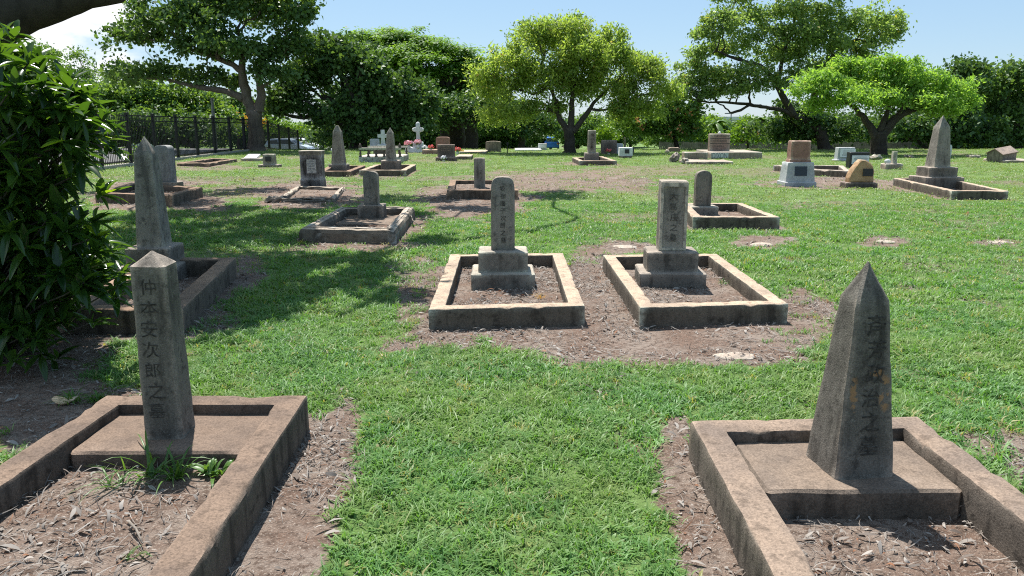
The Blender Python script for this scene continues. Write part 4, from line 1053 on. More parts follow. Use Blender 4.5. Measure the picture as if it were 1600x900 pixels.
# central yellow-green tree
tree('yellow-green feathery tree with a dark forked trunk, centre of the view', 37.5, 890, (889, 200),
     [(960, 172, 34, 18), (1035, 140, 30, 22), (780, 180, 30, 14), (850, 165, 40, 14), (905, 110, 50, 30), (860, 62, 62, 36), (802, 95, 52, 36), (918, 82, 62, 36), (985, 98, 46, 34), (778, 138, 38, 32), (850, 128, 66, 36), (945, 138, 62, 34), (1010, 115, 36, 26), (893, 40, 48, 18), (800, 172, 46, 16), (760, 110, 24, 22), (835, 48, 36, 18), (1030, 95, 22, 12), (1000, 165, 38, 24), (960, 60, 36, 20)],
     M['leaf_yellow'], M['bark_dark'], .30, .40, 52, .26, .085, 22, droop=.55, bias=.35, group=TB, twigs=8, limb_r=.34, shell=.4,
     lean_paths=[([(887, 205), (872, 180), (866, 150), (850, 120)], .17), ([(892, 205), (893, 170), (897, 130), (905, 100)], .17), ([(895, 205), (915, 180), (928, 160), (950, 140)], .15), ([(925, 172), (950, 170), (975, 158)], .08)])
# airy tree
tree('tall airy olive-green tree with long dark sweeping limbs, right of centre', 42, 1291, (1280, 195),
     [(1118, 55, 42, 36), (1180, 30, 58, 32), (1262, 18, 62, 30), (1350, 38, 50, 40), (1300, 75, 66, 28), (1225, 88, 54, 34), (1108, 118, 44, 26), (1172, 118, 44, 24), (1250, -20, 80, 24), (1388, 62, 22, 30), (1150, -5, 40, 22), (1085, 130, 26, 16), (1265, 115, 44, 26), (1390, 30, 20, 22), (1150, 78, 42, 26), (1200, 62, 46, 28), (1243, 52, 48, 28), (1295, 42, 46, 28), (1325, 102, 48, 26), (1145, 143, 42, 12), (1092, 152, 28, 12), (1210, 132, 40, 20), (1100, 85, 36, 24), (1340, 70, 44, 30), (1080, 105, 30, 20), (1066, 148, 28, 14), (1130, 30, 34, 22), (1400, 45, 22, 24), (1075, 126, 30, 20), (1112, 140, 36, 16), (1160, 138, 36, 14)],
     M['leaf_olive'], M['bark_dark'], .34, .40, 36, .24, .125, 15, bias=.3, group=TB, twigs=8, limb_r=.30, shell=.3,
     lean_paths=[([(1282, 205), (1262, 190), (1240, 180), (1215, 170), (1190, 167), (1165, 163), (1130, 160), (1090, 159)], .16), ([(1240, 180), (1222, 150), (1195, 108), (1160, 95), (1120, 80)], .20), ([(1190, 167), (1170, 165), (1145, 176), (1130, 165), (1110, 158)], .085), ([(1270, 180), (1275, 130), (1300, 90), (1340, 60)], .2), ([(1215, 140), (1225, 80), (1240, 40)], .12)])
tree('low dark bushy tree in the shade beneath the tall airy tree', 43, 1262, (1262, 215), [(1250, 195, 55, 24), (1300, 200, 40, 20), (1210, 205, 42, 18), (1330, 195, 36, 22), (1235, 175, 40, 20), (1280, 214, 50, 12), (1345, 210, 36, 14), (1225, 216, 32, 12)], M['leaf_dark'], M['bark_dark'], .2, .5, 38, .28, .17, 14, group=TB, twigs=4,
     lean_paths=[([(1265, 232), (1248, 205), (1235, 190)], .12)])
# lime umbrella tree
tree('lime-green umbrella-shaped tree with a short thick dark trunk, right of the view', 35.5, 1372, (1374, 205),
     [(1300, 122, 52, 24), (1368, 110, 60, 20), (1440, 124, 60, 22), (1486, 142, 40, 24), (1272, 140, 32, 20), (1340, 148, 60, 20), (1420, 152, 62, 18), (1400, 98, 50, 12), (1320, 100, 32, 12), (1500, 158, 28, 16), (1290, 160, 34, 14), (1470, 165, 40, 14), (1390, 130, 60, 24)],
     M['leaf_lime'], M['bark_dark'], .40, .40, 56, .25, .09, 25, droop=.45, bias=.4, flat=.6, group=TB, twigs=6, limb_r=.34, shell=.35,
     lean_paths=[([(1370, 215), (1355, 190), (1338, 172), (1325, 158)], .2), ([(1378, 212), (1400, 185), (1425, 172), (1455, 165)], .24), ([(1374, 205), (1385, 180), (1390, 160)], .16)])
# dark trees on the right
tree('big dark round-crowned tree at the right edge of the view', 47, 1590, (1585, 200), [(1560, 138, 50, 38), (1605, 125, 45, 30), (1600, 175, 60, 48), (1545, 185, 55, 36), (1630, 150, 40, 50), (1565, 215, 50, 18), (1610, 215, 40, 20)], M['leaf_deep'], M['bark_dark'], .35, .55, 40, .34, .2, 13, group=TB, twigs=4)
tree('dark dense tree directly behind the right obelisk', 45, 1500, (1490, 205), [(1505, 140, 42, 40), (1480, 185, 44, 32), (1530, 205, 42, 22), (1440, 200, 45, 22), (1515, 118, 30, 22), (1475, 215, 40, 16), (1425, 205, 40, 18), (1520, 218, 40, 14)], M['leaf_dark'], M['bark_dark'], .3, .55, 40, .32, .2, 15, group=TB, twigs=4,
     lean_paths=[([(1452, 238), (1435, 222), (1418, 216), (1400, 208)], .12)])
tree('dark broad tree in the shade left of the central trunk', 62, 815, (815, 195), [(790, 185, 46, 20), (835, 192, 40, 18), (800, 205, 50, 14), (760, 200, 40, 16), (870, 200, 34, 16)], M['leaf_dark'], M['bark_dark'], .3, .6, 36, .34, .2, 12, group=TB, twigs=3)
# flowering shrubs
tree('dark shrub tree dotted with orange blossoms, right of the central tree', 43, 1060, (1055, 205), [(1010, 185, 45, 28), (1060, 185, 42, 36), (1030, 205, 50, 24), (1075, 208, 28, 22), (985, 195, 30, 24)], M['leaf_mid'], M['bark_dark'], .14, .5, 40, .28, .18, 18, group=TB, twigs=4, blossoms=26, name='flowering_tree')
tree('round light green shrub with orange blossoms behind the brown tablet', 47, 1168, (1168, 222), [(1165, 213, 32, 20), (1140, 218, 26, 16), (1195, 216, 30, 18)], M['leaf_bright'], M['bark_dark'], .08, .4, 36, .22, .14, 13, group=TB, twigs=3, blossoms=9, name='flowering_shrub', cat='shrub')
tree('pale green rounded shrub right of the central tree trunk', 39.5, 944, (944, 220), [(942, 206, 18, 16), (955, 214, 16, 14), (932, 216, 12, 12)], M['leaf_bright'], M['bark_dark'], .06, .3, 36, .18, .11, 18, group=TB, twigs=3, name='shrub', cat='shrub')
# behind the fence, left
tree('broad mid-green tree behind the steel fence, under the big left tree', 52, 255, (255, 205), [(240, 150, 60, 28), (300, 165, 60, 30), (200, 172, 45, 34), (340, 185, 40, 26), (255, 190, 70, 24), (165, 160, 40, 36), (190, 200, 60, 20)], M['leaf_mid'], M['bark_dark'], .3, .6, 40, .34, .2, 14, group=TB, twigs=4)
tree('thin-crowned grey-green tree far behind the leafy bush', 62, 60, (60, 150), [(60, 92, 38, 22), (35, 120, 40, 24), (85, 115, 26, 18), (50, 150, 60, 26)], M['leaf_mid'], M['bark'], .25, .6, 34, .30, .16, 11, group=TB, twigs=5)
tree('small wispy tree with bare gaps far behind the leafy bush', 60, 128, (126, 150), [(124, 88, 18, 14), (130, 118, 26, 22), (110, 150, 36, 24), (150, 140, 26, 26)], M['leaf_mid'], M['bark'], .18, .55, 30, .28, .15, 10, group=TB, twigs=6)
tree('bright green shrub behind the silver car beyond the fence', 82, 470, (470, 215), [(440, 202, 30, 14), (480, 205, 36, 14), (420, 190, 20, 12)], M['leaf_bright'], M['bark_dark'], .12, .7, 34, .35, .2, 9, group=TB, twigs=3, name='shrub', cat='shrub')
tree('shrub with yellow-orange foliage behind the fence beside the big trunk', 58, 372, (372, 205), [(372, 185, 22, 9), (395, 190, 16, 8)], M['leaf_amber'], M['bark_dark'], .1, .5, 34, .25, .15, 10, group=TB, twigs=3, name='shrub', cat='shrub')
tree('light green hedge shrub behind the fence left of the big trunk', 50, 350, (350, 225), [(365, 210, 22, 22), (345, 222, 16, 14)], M['leaf_bright'], M['bark_dark'], .08, .45, 36, .24, .14, 11, group=TB, twigs=3, name='shrub', cat='shrub')
tree('pale green creeper mound growing on the steel fence', 29, 214, (214, 240), [(210, 243, 9, 7, 0), (219, 237, 8, 7, 0), (203, 247, 5, 4, 0)], M['leaf_bright'], M['bark_dark'], .03, .2, 34, .13, .06, 26, droop=.4, group=TB, twigs=2, name='creeper', cat='creeper')
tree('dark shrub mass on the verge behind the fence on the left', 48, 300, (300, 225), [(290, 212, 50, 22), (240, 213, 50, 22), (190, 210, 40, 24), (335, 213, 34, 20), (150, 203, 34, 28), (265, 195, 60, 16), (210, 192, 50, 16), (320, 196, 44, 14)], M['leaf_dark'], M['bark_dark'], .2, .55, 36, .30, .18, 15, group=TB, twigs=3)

# distant trees: a few meshes copied along the horizon
def far_tree(lm, w, h, seed):
    bx = Vector((0, 0, 0)); e = empty('distant_tree', (0, 0, 0), 'distant green tree on the far edge of the grounds', 'tree', 'distant trees on the horizon')
    lob = [((random.uniform(-.5, .5)*w, random.uniform(-.4, .4)*w, h*random.uniform(.35, .8)), w*random.uniform(.35, .55), w*.4, h*random.uniform(.18, .28)) for _ in range(9)]
    lob += [((random.uniform(-.6, .6)*w, 0, h*.22), w*.45, w*.4, h*.2) for _ in range(4)]
    V, Fq, rn, ce = crown_mesh(lob, .8, 60, .36, .21, 5.0); link('crown', mesh_np('crown', V, Fq, rn), lm, e)
    b = MB(); b.tube([(0, 0, -.3), (.1, 0, h*.3), (0, .1, h*.7)], [.35, .25, .08], 7); b.build('trunk', M['bark_dark'], e, smooth=True)
    return e
protos = [far_tree(M['leaf_mid'], 5.5, 6.5, 1), far_tree(M['leaf_deep'], 6.5, 8, 2), far_tree(M['leaf_dark'], 6, 7, 3), far_tree(M['leaf_bright'], 4, 4, 4)]
spots = []
for px in range(1050, 1250, 19): spots.append((px+random.uniform(-6, 6), random.uniform(98, 110), 185+random.uniform(-4, 5)))
for px in range(-140, 1800, 42):
    Y = random.uniform(88, 125)
    top = 178+random.uniform(-8, 14)
    if 1060 < px < 1230: top = 190+random.uniform(0, 8); Y = 112
    if px < 420: top = 150+random.uniform(-10, 20)
    if 400 < px < 500: top = 192+random.uniform(-4, 6)
    spots.append((px+random.uniform(-12, 12), Y, top))
for px in range(575, 800, 44): spots.append((px, random.uniform(64, 74), 188+random.uniform(-6, 8)))
for px in range(580, 790, 30): spots.append((px, random.uniform(66, 78), 118+random.uniform(-10, 14)+max(0, px-700)*.35))
for px in range(1470, 1720, 40): spots.append((px, random.uniform(62, 72), 130+random.uniform(-8, 14)))
for px in range(-100, 290, 56): spots.append((px, random.uniform(64, 74), 165+random.uniform(-10, 12)))
for px in range(1300, 1720, 60): spots.append((px, random.uniform(66, 76), 175+random.uniform(-10, 12)))
hts = [6.5, 8, 7, 4]
used = set()
for i, (px, Y, top) in enumerate(spots):
    k = random.choice((0, 1, 2, 2, 0)) if not (1060 < px < 1230) else random.choice((0, 3, 1))
    g = D(px, top, Y); zb = tz(g.x, Y); sc = (g.z-zb)/hts[k]
    o = protos[k] if k not in used else copy_tree(protos[k]); used.add(k)
    o.location = (g.x, Y, zb); o.scale = (max(.75, min(sc, 1.15))*random.uniform(.8, 1.1), min(sc, 1.15), sc); o.rotation_euler = (0, 0, random.uniform(0, 6.28))
for k in range(4):
    if k not in used:
        g = D(1130, 205, 100); protos[k].location = (g.x, 100, tz(g.x, 100)); 

# palms far away
def palm(px, Y, top, label):
    g = D(px, top, Y); zb = tz(g.x, Y); h = g.z-zb
    e = empty('palm_tree', (g.x, Y, zb), label, 'palm tree', 'distant palms')
    b = MB(); b.tube([(0, 0, -.2), (.15, 0, h*.5), (0, 0, h*.86)], [.22, .16, .13], 8); b.build('trunk', M['bark'], e, smooth=True)
    V = []; Fq = []
    for i in range(16):
        a = random.uniform(0, 6.28); el = random.uniform(-.2, 1.0); L = random.uniform(1.8, 2.5)
        for k in range(9):
            t = k/8; r_ = L*t*math.cos(el*.8); z = h*.86+L*(math.sin(el)*t-.75*t*t)
            w = .28*math.sin(math.pi*min(1, t+.1))+.02
            V += [(r_*math.cos(a)-w*math.sin(a), r_*math.sin(a)+w*math.cos(a), z-.1), (r_*math.cos(a), r_*math.sin(a), z), (r_*math.cos(a)+w*math.sin(a), r_*math.sin(a)-w*math.cos(a), z-.1)]
            if k: o = len(V)-6; Fq += [(o, o+1, o+4, o+3), (o+1, o+2, o+5, o+4)]
    link('crown', mesh_np('crown', V, Fq, rng.uniform(0, 1, len(Fq))), M['leaf_mid'], e)
palm(1121, 98, 184, 'left one of the distant palms above the brown tablet'); palm(1130, 100, 188, 'right one of the distant palms above the brown tablet'); palm(1192, 98, 180, 'distant palm under the sweeping limb of the airy tree'); palm(381, 110, 150, 'distant palm seen past the big left trunk')

# ------------------------------------------------------------------ overhead tree (branch top left) and its dappling crown
base = Vector((-8.6, 9.6, 0))
e = empty('tree', base, 'overhanging tree at the left edge whose dark bough crosses the top left corner', 'tree')
rows = [  # shade on the lawn (photo px): cx, cy, rx, ry, height of the leaves
    (330, 335, 90, 16), (215, 345, 70, 18), (250, 420, 40, 14), (380, 300, 70, 8), (480, 312, 70, 8), (560, 318, 60, 8), (300, 355, 80, 12), (420, 370, 70, 12), (350, 400, 70, 12), (430, 430, 60, 10), (380, 470, 60, 12), (320, 515, 60, 12), (540, 345, 60, 8), (220, 370, 60, 16), (480, 415, 50, 8), (420, 345, 70, 14), (255, 380, 70, 18), (440, 405, 70, 12), (360, 420, 50, 14), (350, 455, 70, 20), (300, 490, 60, 18), (400, 485, 50, 12), (540, 405, 60, 10),
    (610, 310, 60, 8), (690, 312, 40, 8), (870, 306, 60, 9), (560, 330, 40, 8), (470, 330, 60, 9), (640, 335, 30, 8), (730, 325, 40, 7), (230, 300, 60, 10), (300, 318, 40, 7), 
    (240, 430, 60, 20), (470, 380, 50, 8), (520, 440, 60, 10), (620, 460, 30, 8), (140, 520, 50, 16), (170, 300, 60, 8), (660, 380, 30, 8), (450, 460, 40, 8), (250, 400, 70, 24), (330, 375, 60, 10), (500, 360, 60, 8), (180, 430, 60, 24), (590, 425, 50, 10), (410, 440, 50, 10), (300, 450, 60, 14)]
lob = []
for (px, py, rx, ry) in rows:
    g = G(px, py); hgt = random.uniform(4.3, 6.8)
    c = g+SUN*(hgt/SUN.z)
    while c.z < 1.6+.147*c.y+1.0: hgt += .3; c = g+SUN*(hgt/SUN.z)
    lob.append((tuple(c-base), W(rx, g.y)*.95, max(.25, (G(px, py-ry).y-G(px, py+ry).y)*.48), .35))
V, Fq, rn, cents = crown_mesh(lob, .32, 62, .20, .09, 36, bias=.55, shell=.1)
keep = np.ones(len(Fq), bool)
link('crown', mesh_np('crown', V, Fq, rn), M['leaf_deep'], e)
b = MB()
Bp = [D(-150, 66, 7.0), D(-40, 38, 7.0), D(10, 20, 7.0), D(60, 8, 7.05), D(120, -6, 7.1), D(180, -14, 7.2), D(260, -60, 7.5)]
tr = [Vector((-.1, 0, -.3)), Vector((0, 0, .5)), Vector((.1, -.1, 1.3)), Vector((.5, -.6, 1.9)), Vector((1.2, -1.5, 2.15))]+[p-base for p in Bp]
rad = [.55, .42, .38, .34, .32, .30, .27, .235, .185, .14, .10, .07]
sm, sr = [], []
for i in range(len(tr)-1):
    for t in (0, .33, .67): sm.append(tr[i].lerp(tr[i+1], t)); sr.append(rad[i]+(rad[i+1]-rad[i])*t)
sm.append(tr[-1]); sr.append(rad[-1]); b.tube(sm, sr, 14)
for l in lob[:]:
    st = Vector(random.choice(sm[3:9]+[sm[-1]]*2)); c = Vector(l[0])
    p = limb_path(st, c, 8, .15, .08)
    if min(q.z+base.z-(1.6+.147*(q.y+base.y)) for q in p[3:]) < .25: p = limb_path(Vector((.1, .6, 3.8)), c, 8, .10, .06)
    b.tube(p, [.07*(1-.8*i/8)+.01 for i in range(9)], 6)
b.tube([(.05, .1, .9), (.05, .35, 2.2), (.1, .6, 3.8), (.4, .9, 5.0)], [.36, .28, .2, .1], 10)
b.rough(.03, 5, 3); b.build('trunk', M['bark_dark'], e, smooth=True)

# ------------------------------------------------------------------ glossy bush on the left
def bush():
    base = Vector((-3.75, 5.15, 0)); e = empty('bush', base, 'big leafy bush with long glossy dark green leaves filling the left edge', 'bush')
    sil = [(45, 150, 65, 55), (14, 85, 26, 34), (85, 175, 58, 48), (55, 250, 80, 62), (25, 340, 85, 62), (85, 395, 70, 52), (45, 460, 95, 55), (25, 535, 70, 45), (115, 425, 52, 44), (-40, 200, 95, 140), (-60, 420, 110, 150), (115, 215, 36, 36), (132, 370, 34, 32)]
    tips = []; b = MB(); rr = random.Random(5)
    for (cx, cy, rx, ry) in sil:
        for _ in range(int(rx*ry/80)):
            a = rr.uniform(0, 6.283); q = rr.uniform(.1, 1)**.5; Y = 5.1+rr.uniform(-.75, .9)*(1-.4*q)
            p = D(cx+rx*q*math.cos(a), cy+ry*q*math.sin(a), Y)
            if p.z < .12: continue
            tips.append(p-base)
    for (px_, py_) in ((165, 188), (178, 232), (168, 300), (152, 345), (196, 428), (186, 462), (62, 92), (28, 52), (110, 128), (142, 168), (176, 395), (92, 560), (150, 500), (190, 445), (170, 210), (120, 140)):
        tips.append(D(px_, py_, 4.9+rr.uniform(-.3, .3))-base)
    VV = []; FF = []; RN = []
    for tp in tips:
        root = Vector((tp.x*.35+rr.uniform(-.1, .1), tp.y*.35, max(.02, tp.z-rr.uniform(.35, .7))))
        if rr.random() < .55: b.tube(limb_path(root, tp, 4, .1, .05), [.009, .008, .006, .005, .004], 5, False)
        out = Vector((tp.x*.7+rr.uniform(-.5, .5), tp.y*.9-.25+rr.uniform(-.5, .5), .45+rr.uniform(-.3, .5))).normalized(); n = rr.randint(7, 11)
        tone = rr.random()
        for k in range(n):
            az = 2.4*k+rr.uniform(-.3, .3); u = out.orthogonal().normalized(); v = out.cross(u)
            spread = rr.uniform(.35, 1.45); d = (out*math.cos(spread)+(u*math.cos(az)+v*math.sin(az))*math.sin(spread)).normalized()
            L = rr.uniform(.085, .20); w = L*rr.uniform(.25, .38); sd = d.cross(Vector((0, 0, 1)));
            if sd.length < .1: sd = Vector((1, 0, 0))
            sd.normalize(); nrm = sd.cross(d).normalized(); o = len(VV); curl = rr.uniform(-.05, .42)
            st = tp-out*rr.uniform(0, .07); m = 5
            for i in range(m+1):
                t = i/m; ww = w*math.sin(math.pi*(t*.93+.035))**.8*(1-.25*t); c = st+d*(L*t)-Vector((0, 0, 1))*(curl*L*t*t)
                fold = ww*.32
                VV += [tuple(c-sd*ww*.5+nrm*fold), tuple(c), tuple(c+sd*ww*.5+nrm*fold)]
                if i:
                    p_ = o+3*(i-1); FF += [(p_, p_+1, p_+4, p_+3), (p_+1, p_+2, p_+5, p_+4)]
            t_ = min(1, max(0, .5*tone+.5*rr.random())); RN += [t_]*(2*m)
    o = link('foliage', mesh_np('foliage', VV, FF, RN), M['leaf_bush'], e, True)
    for i in range(9):
        a = rr.uniform(0, 6.28); b.tube(limb_path((rr.uniform(-.15, .15), rr.uniform(-.15, .15), -.1), (math.cos(a)*.6, math.sin(a)*.5, rr.uniform(1.1, 2.0)), 7, .1, .06), [.03-.003*k for k in range(8)], 7)
    b.build('stems', M['bark_dark'], e, smooth=True)
bush()

# ------------------------------------------------------------------ weeds, sticks, fallen leaves
def weed(label, x, y, n, hmax, wid, spread=.7, name='weed', grassy=True, mat='weed'):
    e = empty(name, (x, y, float(fill_z(np.array([x]), np.array([y]))[0])), label, 'weed')
    V = []; Fq = []
    for i in range(n):
        d = random.uniform(0, 6.283); L = hmax*random.uniform(.5, 1.1); el = random.uniform(.5, 1.35); w = wid*random.uniform(.6, 1.1); o = len(V); bx, by = random.gauss(0, .02), random.gauss(0, .02)
        dx, dy = math.cos(d), math.sin(d)
        for k in range(7):
            t = k/6; r_ = L*math.cos(el)*t*1.3+.25*L*t*t*spread; z = L*math.sin(el)*t-.55*L*spread*t*t*t+.005; ww = w*(math.sin(math.pi*(t*.9+.08))**.7 if not grassy else (1-t)**.6*1.0+.03)
            V += [(bx+dx*r_-dy*ww/2, by+dy*r_+dx*ww/2, z+ww*.2), (bx+dx*r_, by+dy*r_, z), (bx+dx*r_+dy*ww/2, by+dy*r_-dx*ww/2, z+ww*.2)]
            if k: q = o+3*(k-1); Fq += [(q, q+1, q+4, q+3), (q+1, q+2, q+5, q+4)]
    link('leaves', mesh_np('leaves', V, Fq, rng.uniform(0, 1, len(Fq))), M[mat], e, True)
    return e
def wpx(px, py): g = G(px, py, .07); return g.x, g.y
weed('tall grassy weed with arching blades at the foot of the slab in the left grave', *wpx(238, 742), 20, .26, .017)
weed('bushy grass weed right of the tall grassy weed in the left grave', *wpx(275, 748), 26, .19, .014)
weed('low sprawling grass weed left of the tall weed in the left grave', *wpx(180, 760), 16, .16, .010, 1.0)
weed('small broad-leaved weed against the right kerb of the left grave', *wpx(335, 742), 22, .10, .026, .6, grassy=False)
weed('tiny weed under the sandy patch of the left grave', *wpx(205, 872), 12, .06, .008)
weed('thin upright weed beside the slab edge of the left grave', *wpx(192, 735), 5, .2, .008, .2)
weed('dry tuft growing at the base step of the right pair pillar', *wpx(1130, 440), 20, .09, .008, mat='weed')
weed('straw-coloured tuft inside the left kerb of the centre pair', *wpx(845, 462), 18, .1, .006, mat='leaf_amber')
weed('grass clump with seed heads in front of the leafy bush', *wpx(110, 612), 60, .12, .009)
weed('grass clump at the corner of the left foreground kerb', *wpx(150, 610), 60, .10, .010)
weed('spindly tall weed on the gravel left lawn edge', *wpx(402, 545), 8, .07, .006)
def stick(label, pts, r_, name='stick', mat='stick'):
    g = [G(*p) for p in pts]; b = MB(); sm = []
    for i in range(len(g)-1):
        for t in (0, .5): sm.append(g[i].lerp(g[i+1], t)+Vector((0, 0, random.uniform(0, .012))))
    sm.append(g[-1]); b.tube(sm, [r_*(1-.5*i/len(sm)) for i in range(len(sm))], 6)
    o = b.build(name, M[mat], None, smooth=True); tag(o, label, 'twig')
stick('bent dry twig lying on the soil of the left grave', [(202, 818, .085), (213, 830, .09), (222, 848, .085)], .006)
stick('curved bleached twig in the right foreground grave', [(1470, 800, .03), (1490, 792, .055), (1510, 792, .07), (1526, 802, .06), (1534, 818, .045), (1533, 835, .03)], .0045)
stick('pale bark strip leaning on the slab behind the slim pillar', [(170, 640, .155), (196, 642, .16), (222, 634, .175)], .012)
stick('white curved root beside the thick rounded kerb', [(641, 334, .12), (645, 345, .10), (658, 355, .02)], .009)
stick('thin wire curving off the kerb of the pointed obelisk', [(556, 262, .1), (557, 270, .02), (572, 274, .02)], .011)
for (px, py, s_, lab, mt) in ((103, 629, .065, 'pale peach fallen leaf on the soil left of the foreground kerb', 'dead_leaf'),):
    g = G(px, py); n = 12
    V = [(0, 0, .03)]+[(s_*math.cos(2*math.pi*k/n)*(1.15 if k % 2 else 1), .8*s_*math.sin(2*math.pi*k/n), .025+.012*math.cos(4*math.pi*k/n)) for k in range(n)]
    V += [(v_[0]*.98, v_[1]*.98, v_[2]-.008) for v_ in V]
    fs = [(0, 1+k, 1+(k+1) % n) for k in range(n)]+[(n+1, n+2+(k+1) % n, n+2+k) for k in range(n)]
    b = MB(); b.add(V, fs); b.f += [(1+k, n+2+k, n+2+(k+1) % n, 1+(k+1) % n) for k in range(n)]
    o = b.build('fallen_leaf', M[mt], None, smooth=True); o.location = (g.x, g.y, 0); tag(o, lab, 'fallen leaf')

# ------------------------------------------------------------------ steel fence, palings, pole, building, cars
FX = -13.22
e = empty('steel_fence', (FX, 14, 0), 'tall black steel picket fence along the left side of the cemetery', 'fence')
ys_f = np.arange(15.6, 50, 1.97)
for i, y in enumerate(ys_f):
    z = tz(FX, y); top = z+1.8-.012*max(0, y-25)
    b = MB(); b.box(-.05, .05, y-14-.05, y-14+.05, z-.2, top, 0); b.box(-.065, .065, y-14-.065, y-14+.065, top, top+.03, 0); b.build('fence_post', M['black_steel'], e)
    if i < len(ys_f)-1:
        y2 = ys_f[i+1]; b = MB(); z2 = tz(FX, y2); t2 = z2+1.8-.012*max(0, y2-25)
        for hh in (.16, -.12, -.30):
            q0 = (z+.16 if hh > 0 else top+hh+.05); q1 = (z2+.16 if hh > 0 else t2+hh+.05)
            b.add([(-.02, y-14+.05, q0-.02), (.02, y-14+.05, q0-.02), (.02, y-14+.05, q0+.02), (-.02, y-14+.05, q0+.02), (-.02, y2-14-.05, q1-.02), (.02, y2-14-.05, q1-.02), (.02, y2-14-.05, q1+.02), (-.02, y2-14-.05, q1+.02)], [(3,2,6,7),(1,5,6,2),(0,3,7,4),(0,4,5,1)])
        for k in range(1, 17):
            yy_ = y+(y2-y)*k/17; zz_ = tz(FX, yy_); tt_ = top+(t2-top)*k/17
            b.box(-.008, .008, yy_-14-.008, yy_-14+.008, zz_+.06, tt_-.06, 0)
        b.build('picket_panel', M['black_steel'], e)
# far paling fence
Yp = 66
x0, x1 = D(1030, 225, Yp).x, D(1660, 225, Yp).x
e = empty('paling_fence', (x0, Yp, tz(x0, Yp)), 'grey timber paling fence along the far right edge of the grounds', 'fence')
b = MB(); x = 0.
while x < x1-x0:
    hh = 1.2+random.uniform(-.06, .06); b.box(x, x+.13, -.015+random.uniform(0, .01), .01, -.2, hh, 0); x += .15
b.build('palings', M['timber'], e)
b = MB(); b.box(0, x1-x0, .012, .07, .3, .4, 0); b.box(0, x1-x0, .012, .07, 1., 1.1, 0); b.build('rail', M['timber'], e)
# grey pole behind the fence
g = D(338, 240, 42); b = MB(); b.tube([(0, 0, -.3), (0, 0, 1.5), (0, 0, 2.6)], [.09, .08, .07], 10); b.box(-.09, .09, -.09, .09, 2.6, 2.66)
o = b.build('steel_pole', M['grey_steel'], None, auto=40); o.location = (g.x, 42, 0); tag(o, 'plain grey steel pole behind the black fence', 'pole')
# thin marker stakes far right of centre
for px, py, top, lab in ((1230, 248, 222, 'thin dark stake in the grass left of the red granite block'), (793, 240, 222, 'thin dark stake right of the grey gabled headstone')):
    g = G(px, py); zt_ = D(px, top, g.y).z; b = MB(); b.tube([(0, 0, -.1), (0, 0, zt_*.5), (.01, 0, zt_)], [.02, .018, .016], 6); b.box(-.05, .05, -.01, .01, zt_-.12, zt_-.02)
    o = b.build('stake', M['black_steel'], None, auto=40); o.location = g; tag(o, lab, 'stake')
# street lamp + building in the distance
g = D(1142.5, 178, 112); zb = tz(g.x, 112)
e = empty('street_lamp', (g.x, 112, zb), 'distant slim street lamp under the sweeping limb', 'street lamp')
hh = g.z-zb; b = MB(); b.tube([(0, 0, 0), (0, 0, hh*.6), (0, 0, hh)], [.12, .09, .07], 8); b.build('pole', M['grey_steel'], e, smooth=True)
b = MB(); b.box(-.9, .3, -.12, .12, hh, hh+.14, .02); b.build('lamp_head', M['grey_steel'], e)
Yb = 135; g = D(1136, 195, Yb); zb = tz(g.x, Yb)
e = empty('building', (g.x, Yb, zb), 'distant pale flat-roofed building behind the brown tablet', 'building')
bw = W(60, Yb)/2; zt_ = D(1128, 187, Yb).z-zb
b = MB(); b.box(-bw, bw, 0, 12, 0, zt_, 0); b.build('wall', M['pale_wall'], e)
b = MB(); b.box(-bw-.3, bw+.3, -.4, 12.4, zt_, zt_+.5, 0); b.build('roof', M['white_paint'], e)
for k in range(7):
    x = -bw+.9+k*(2*bw-2.4)/6; b = MB(); b.box(x, x+1.3, -.03, .02, zt_-1.7, zt_-.5, 0); b.build('window', M['glass'], e)

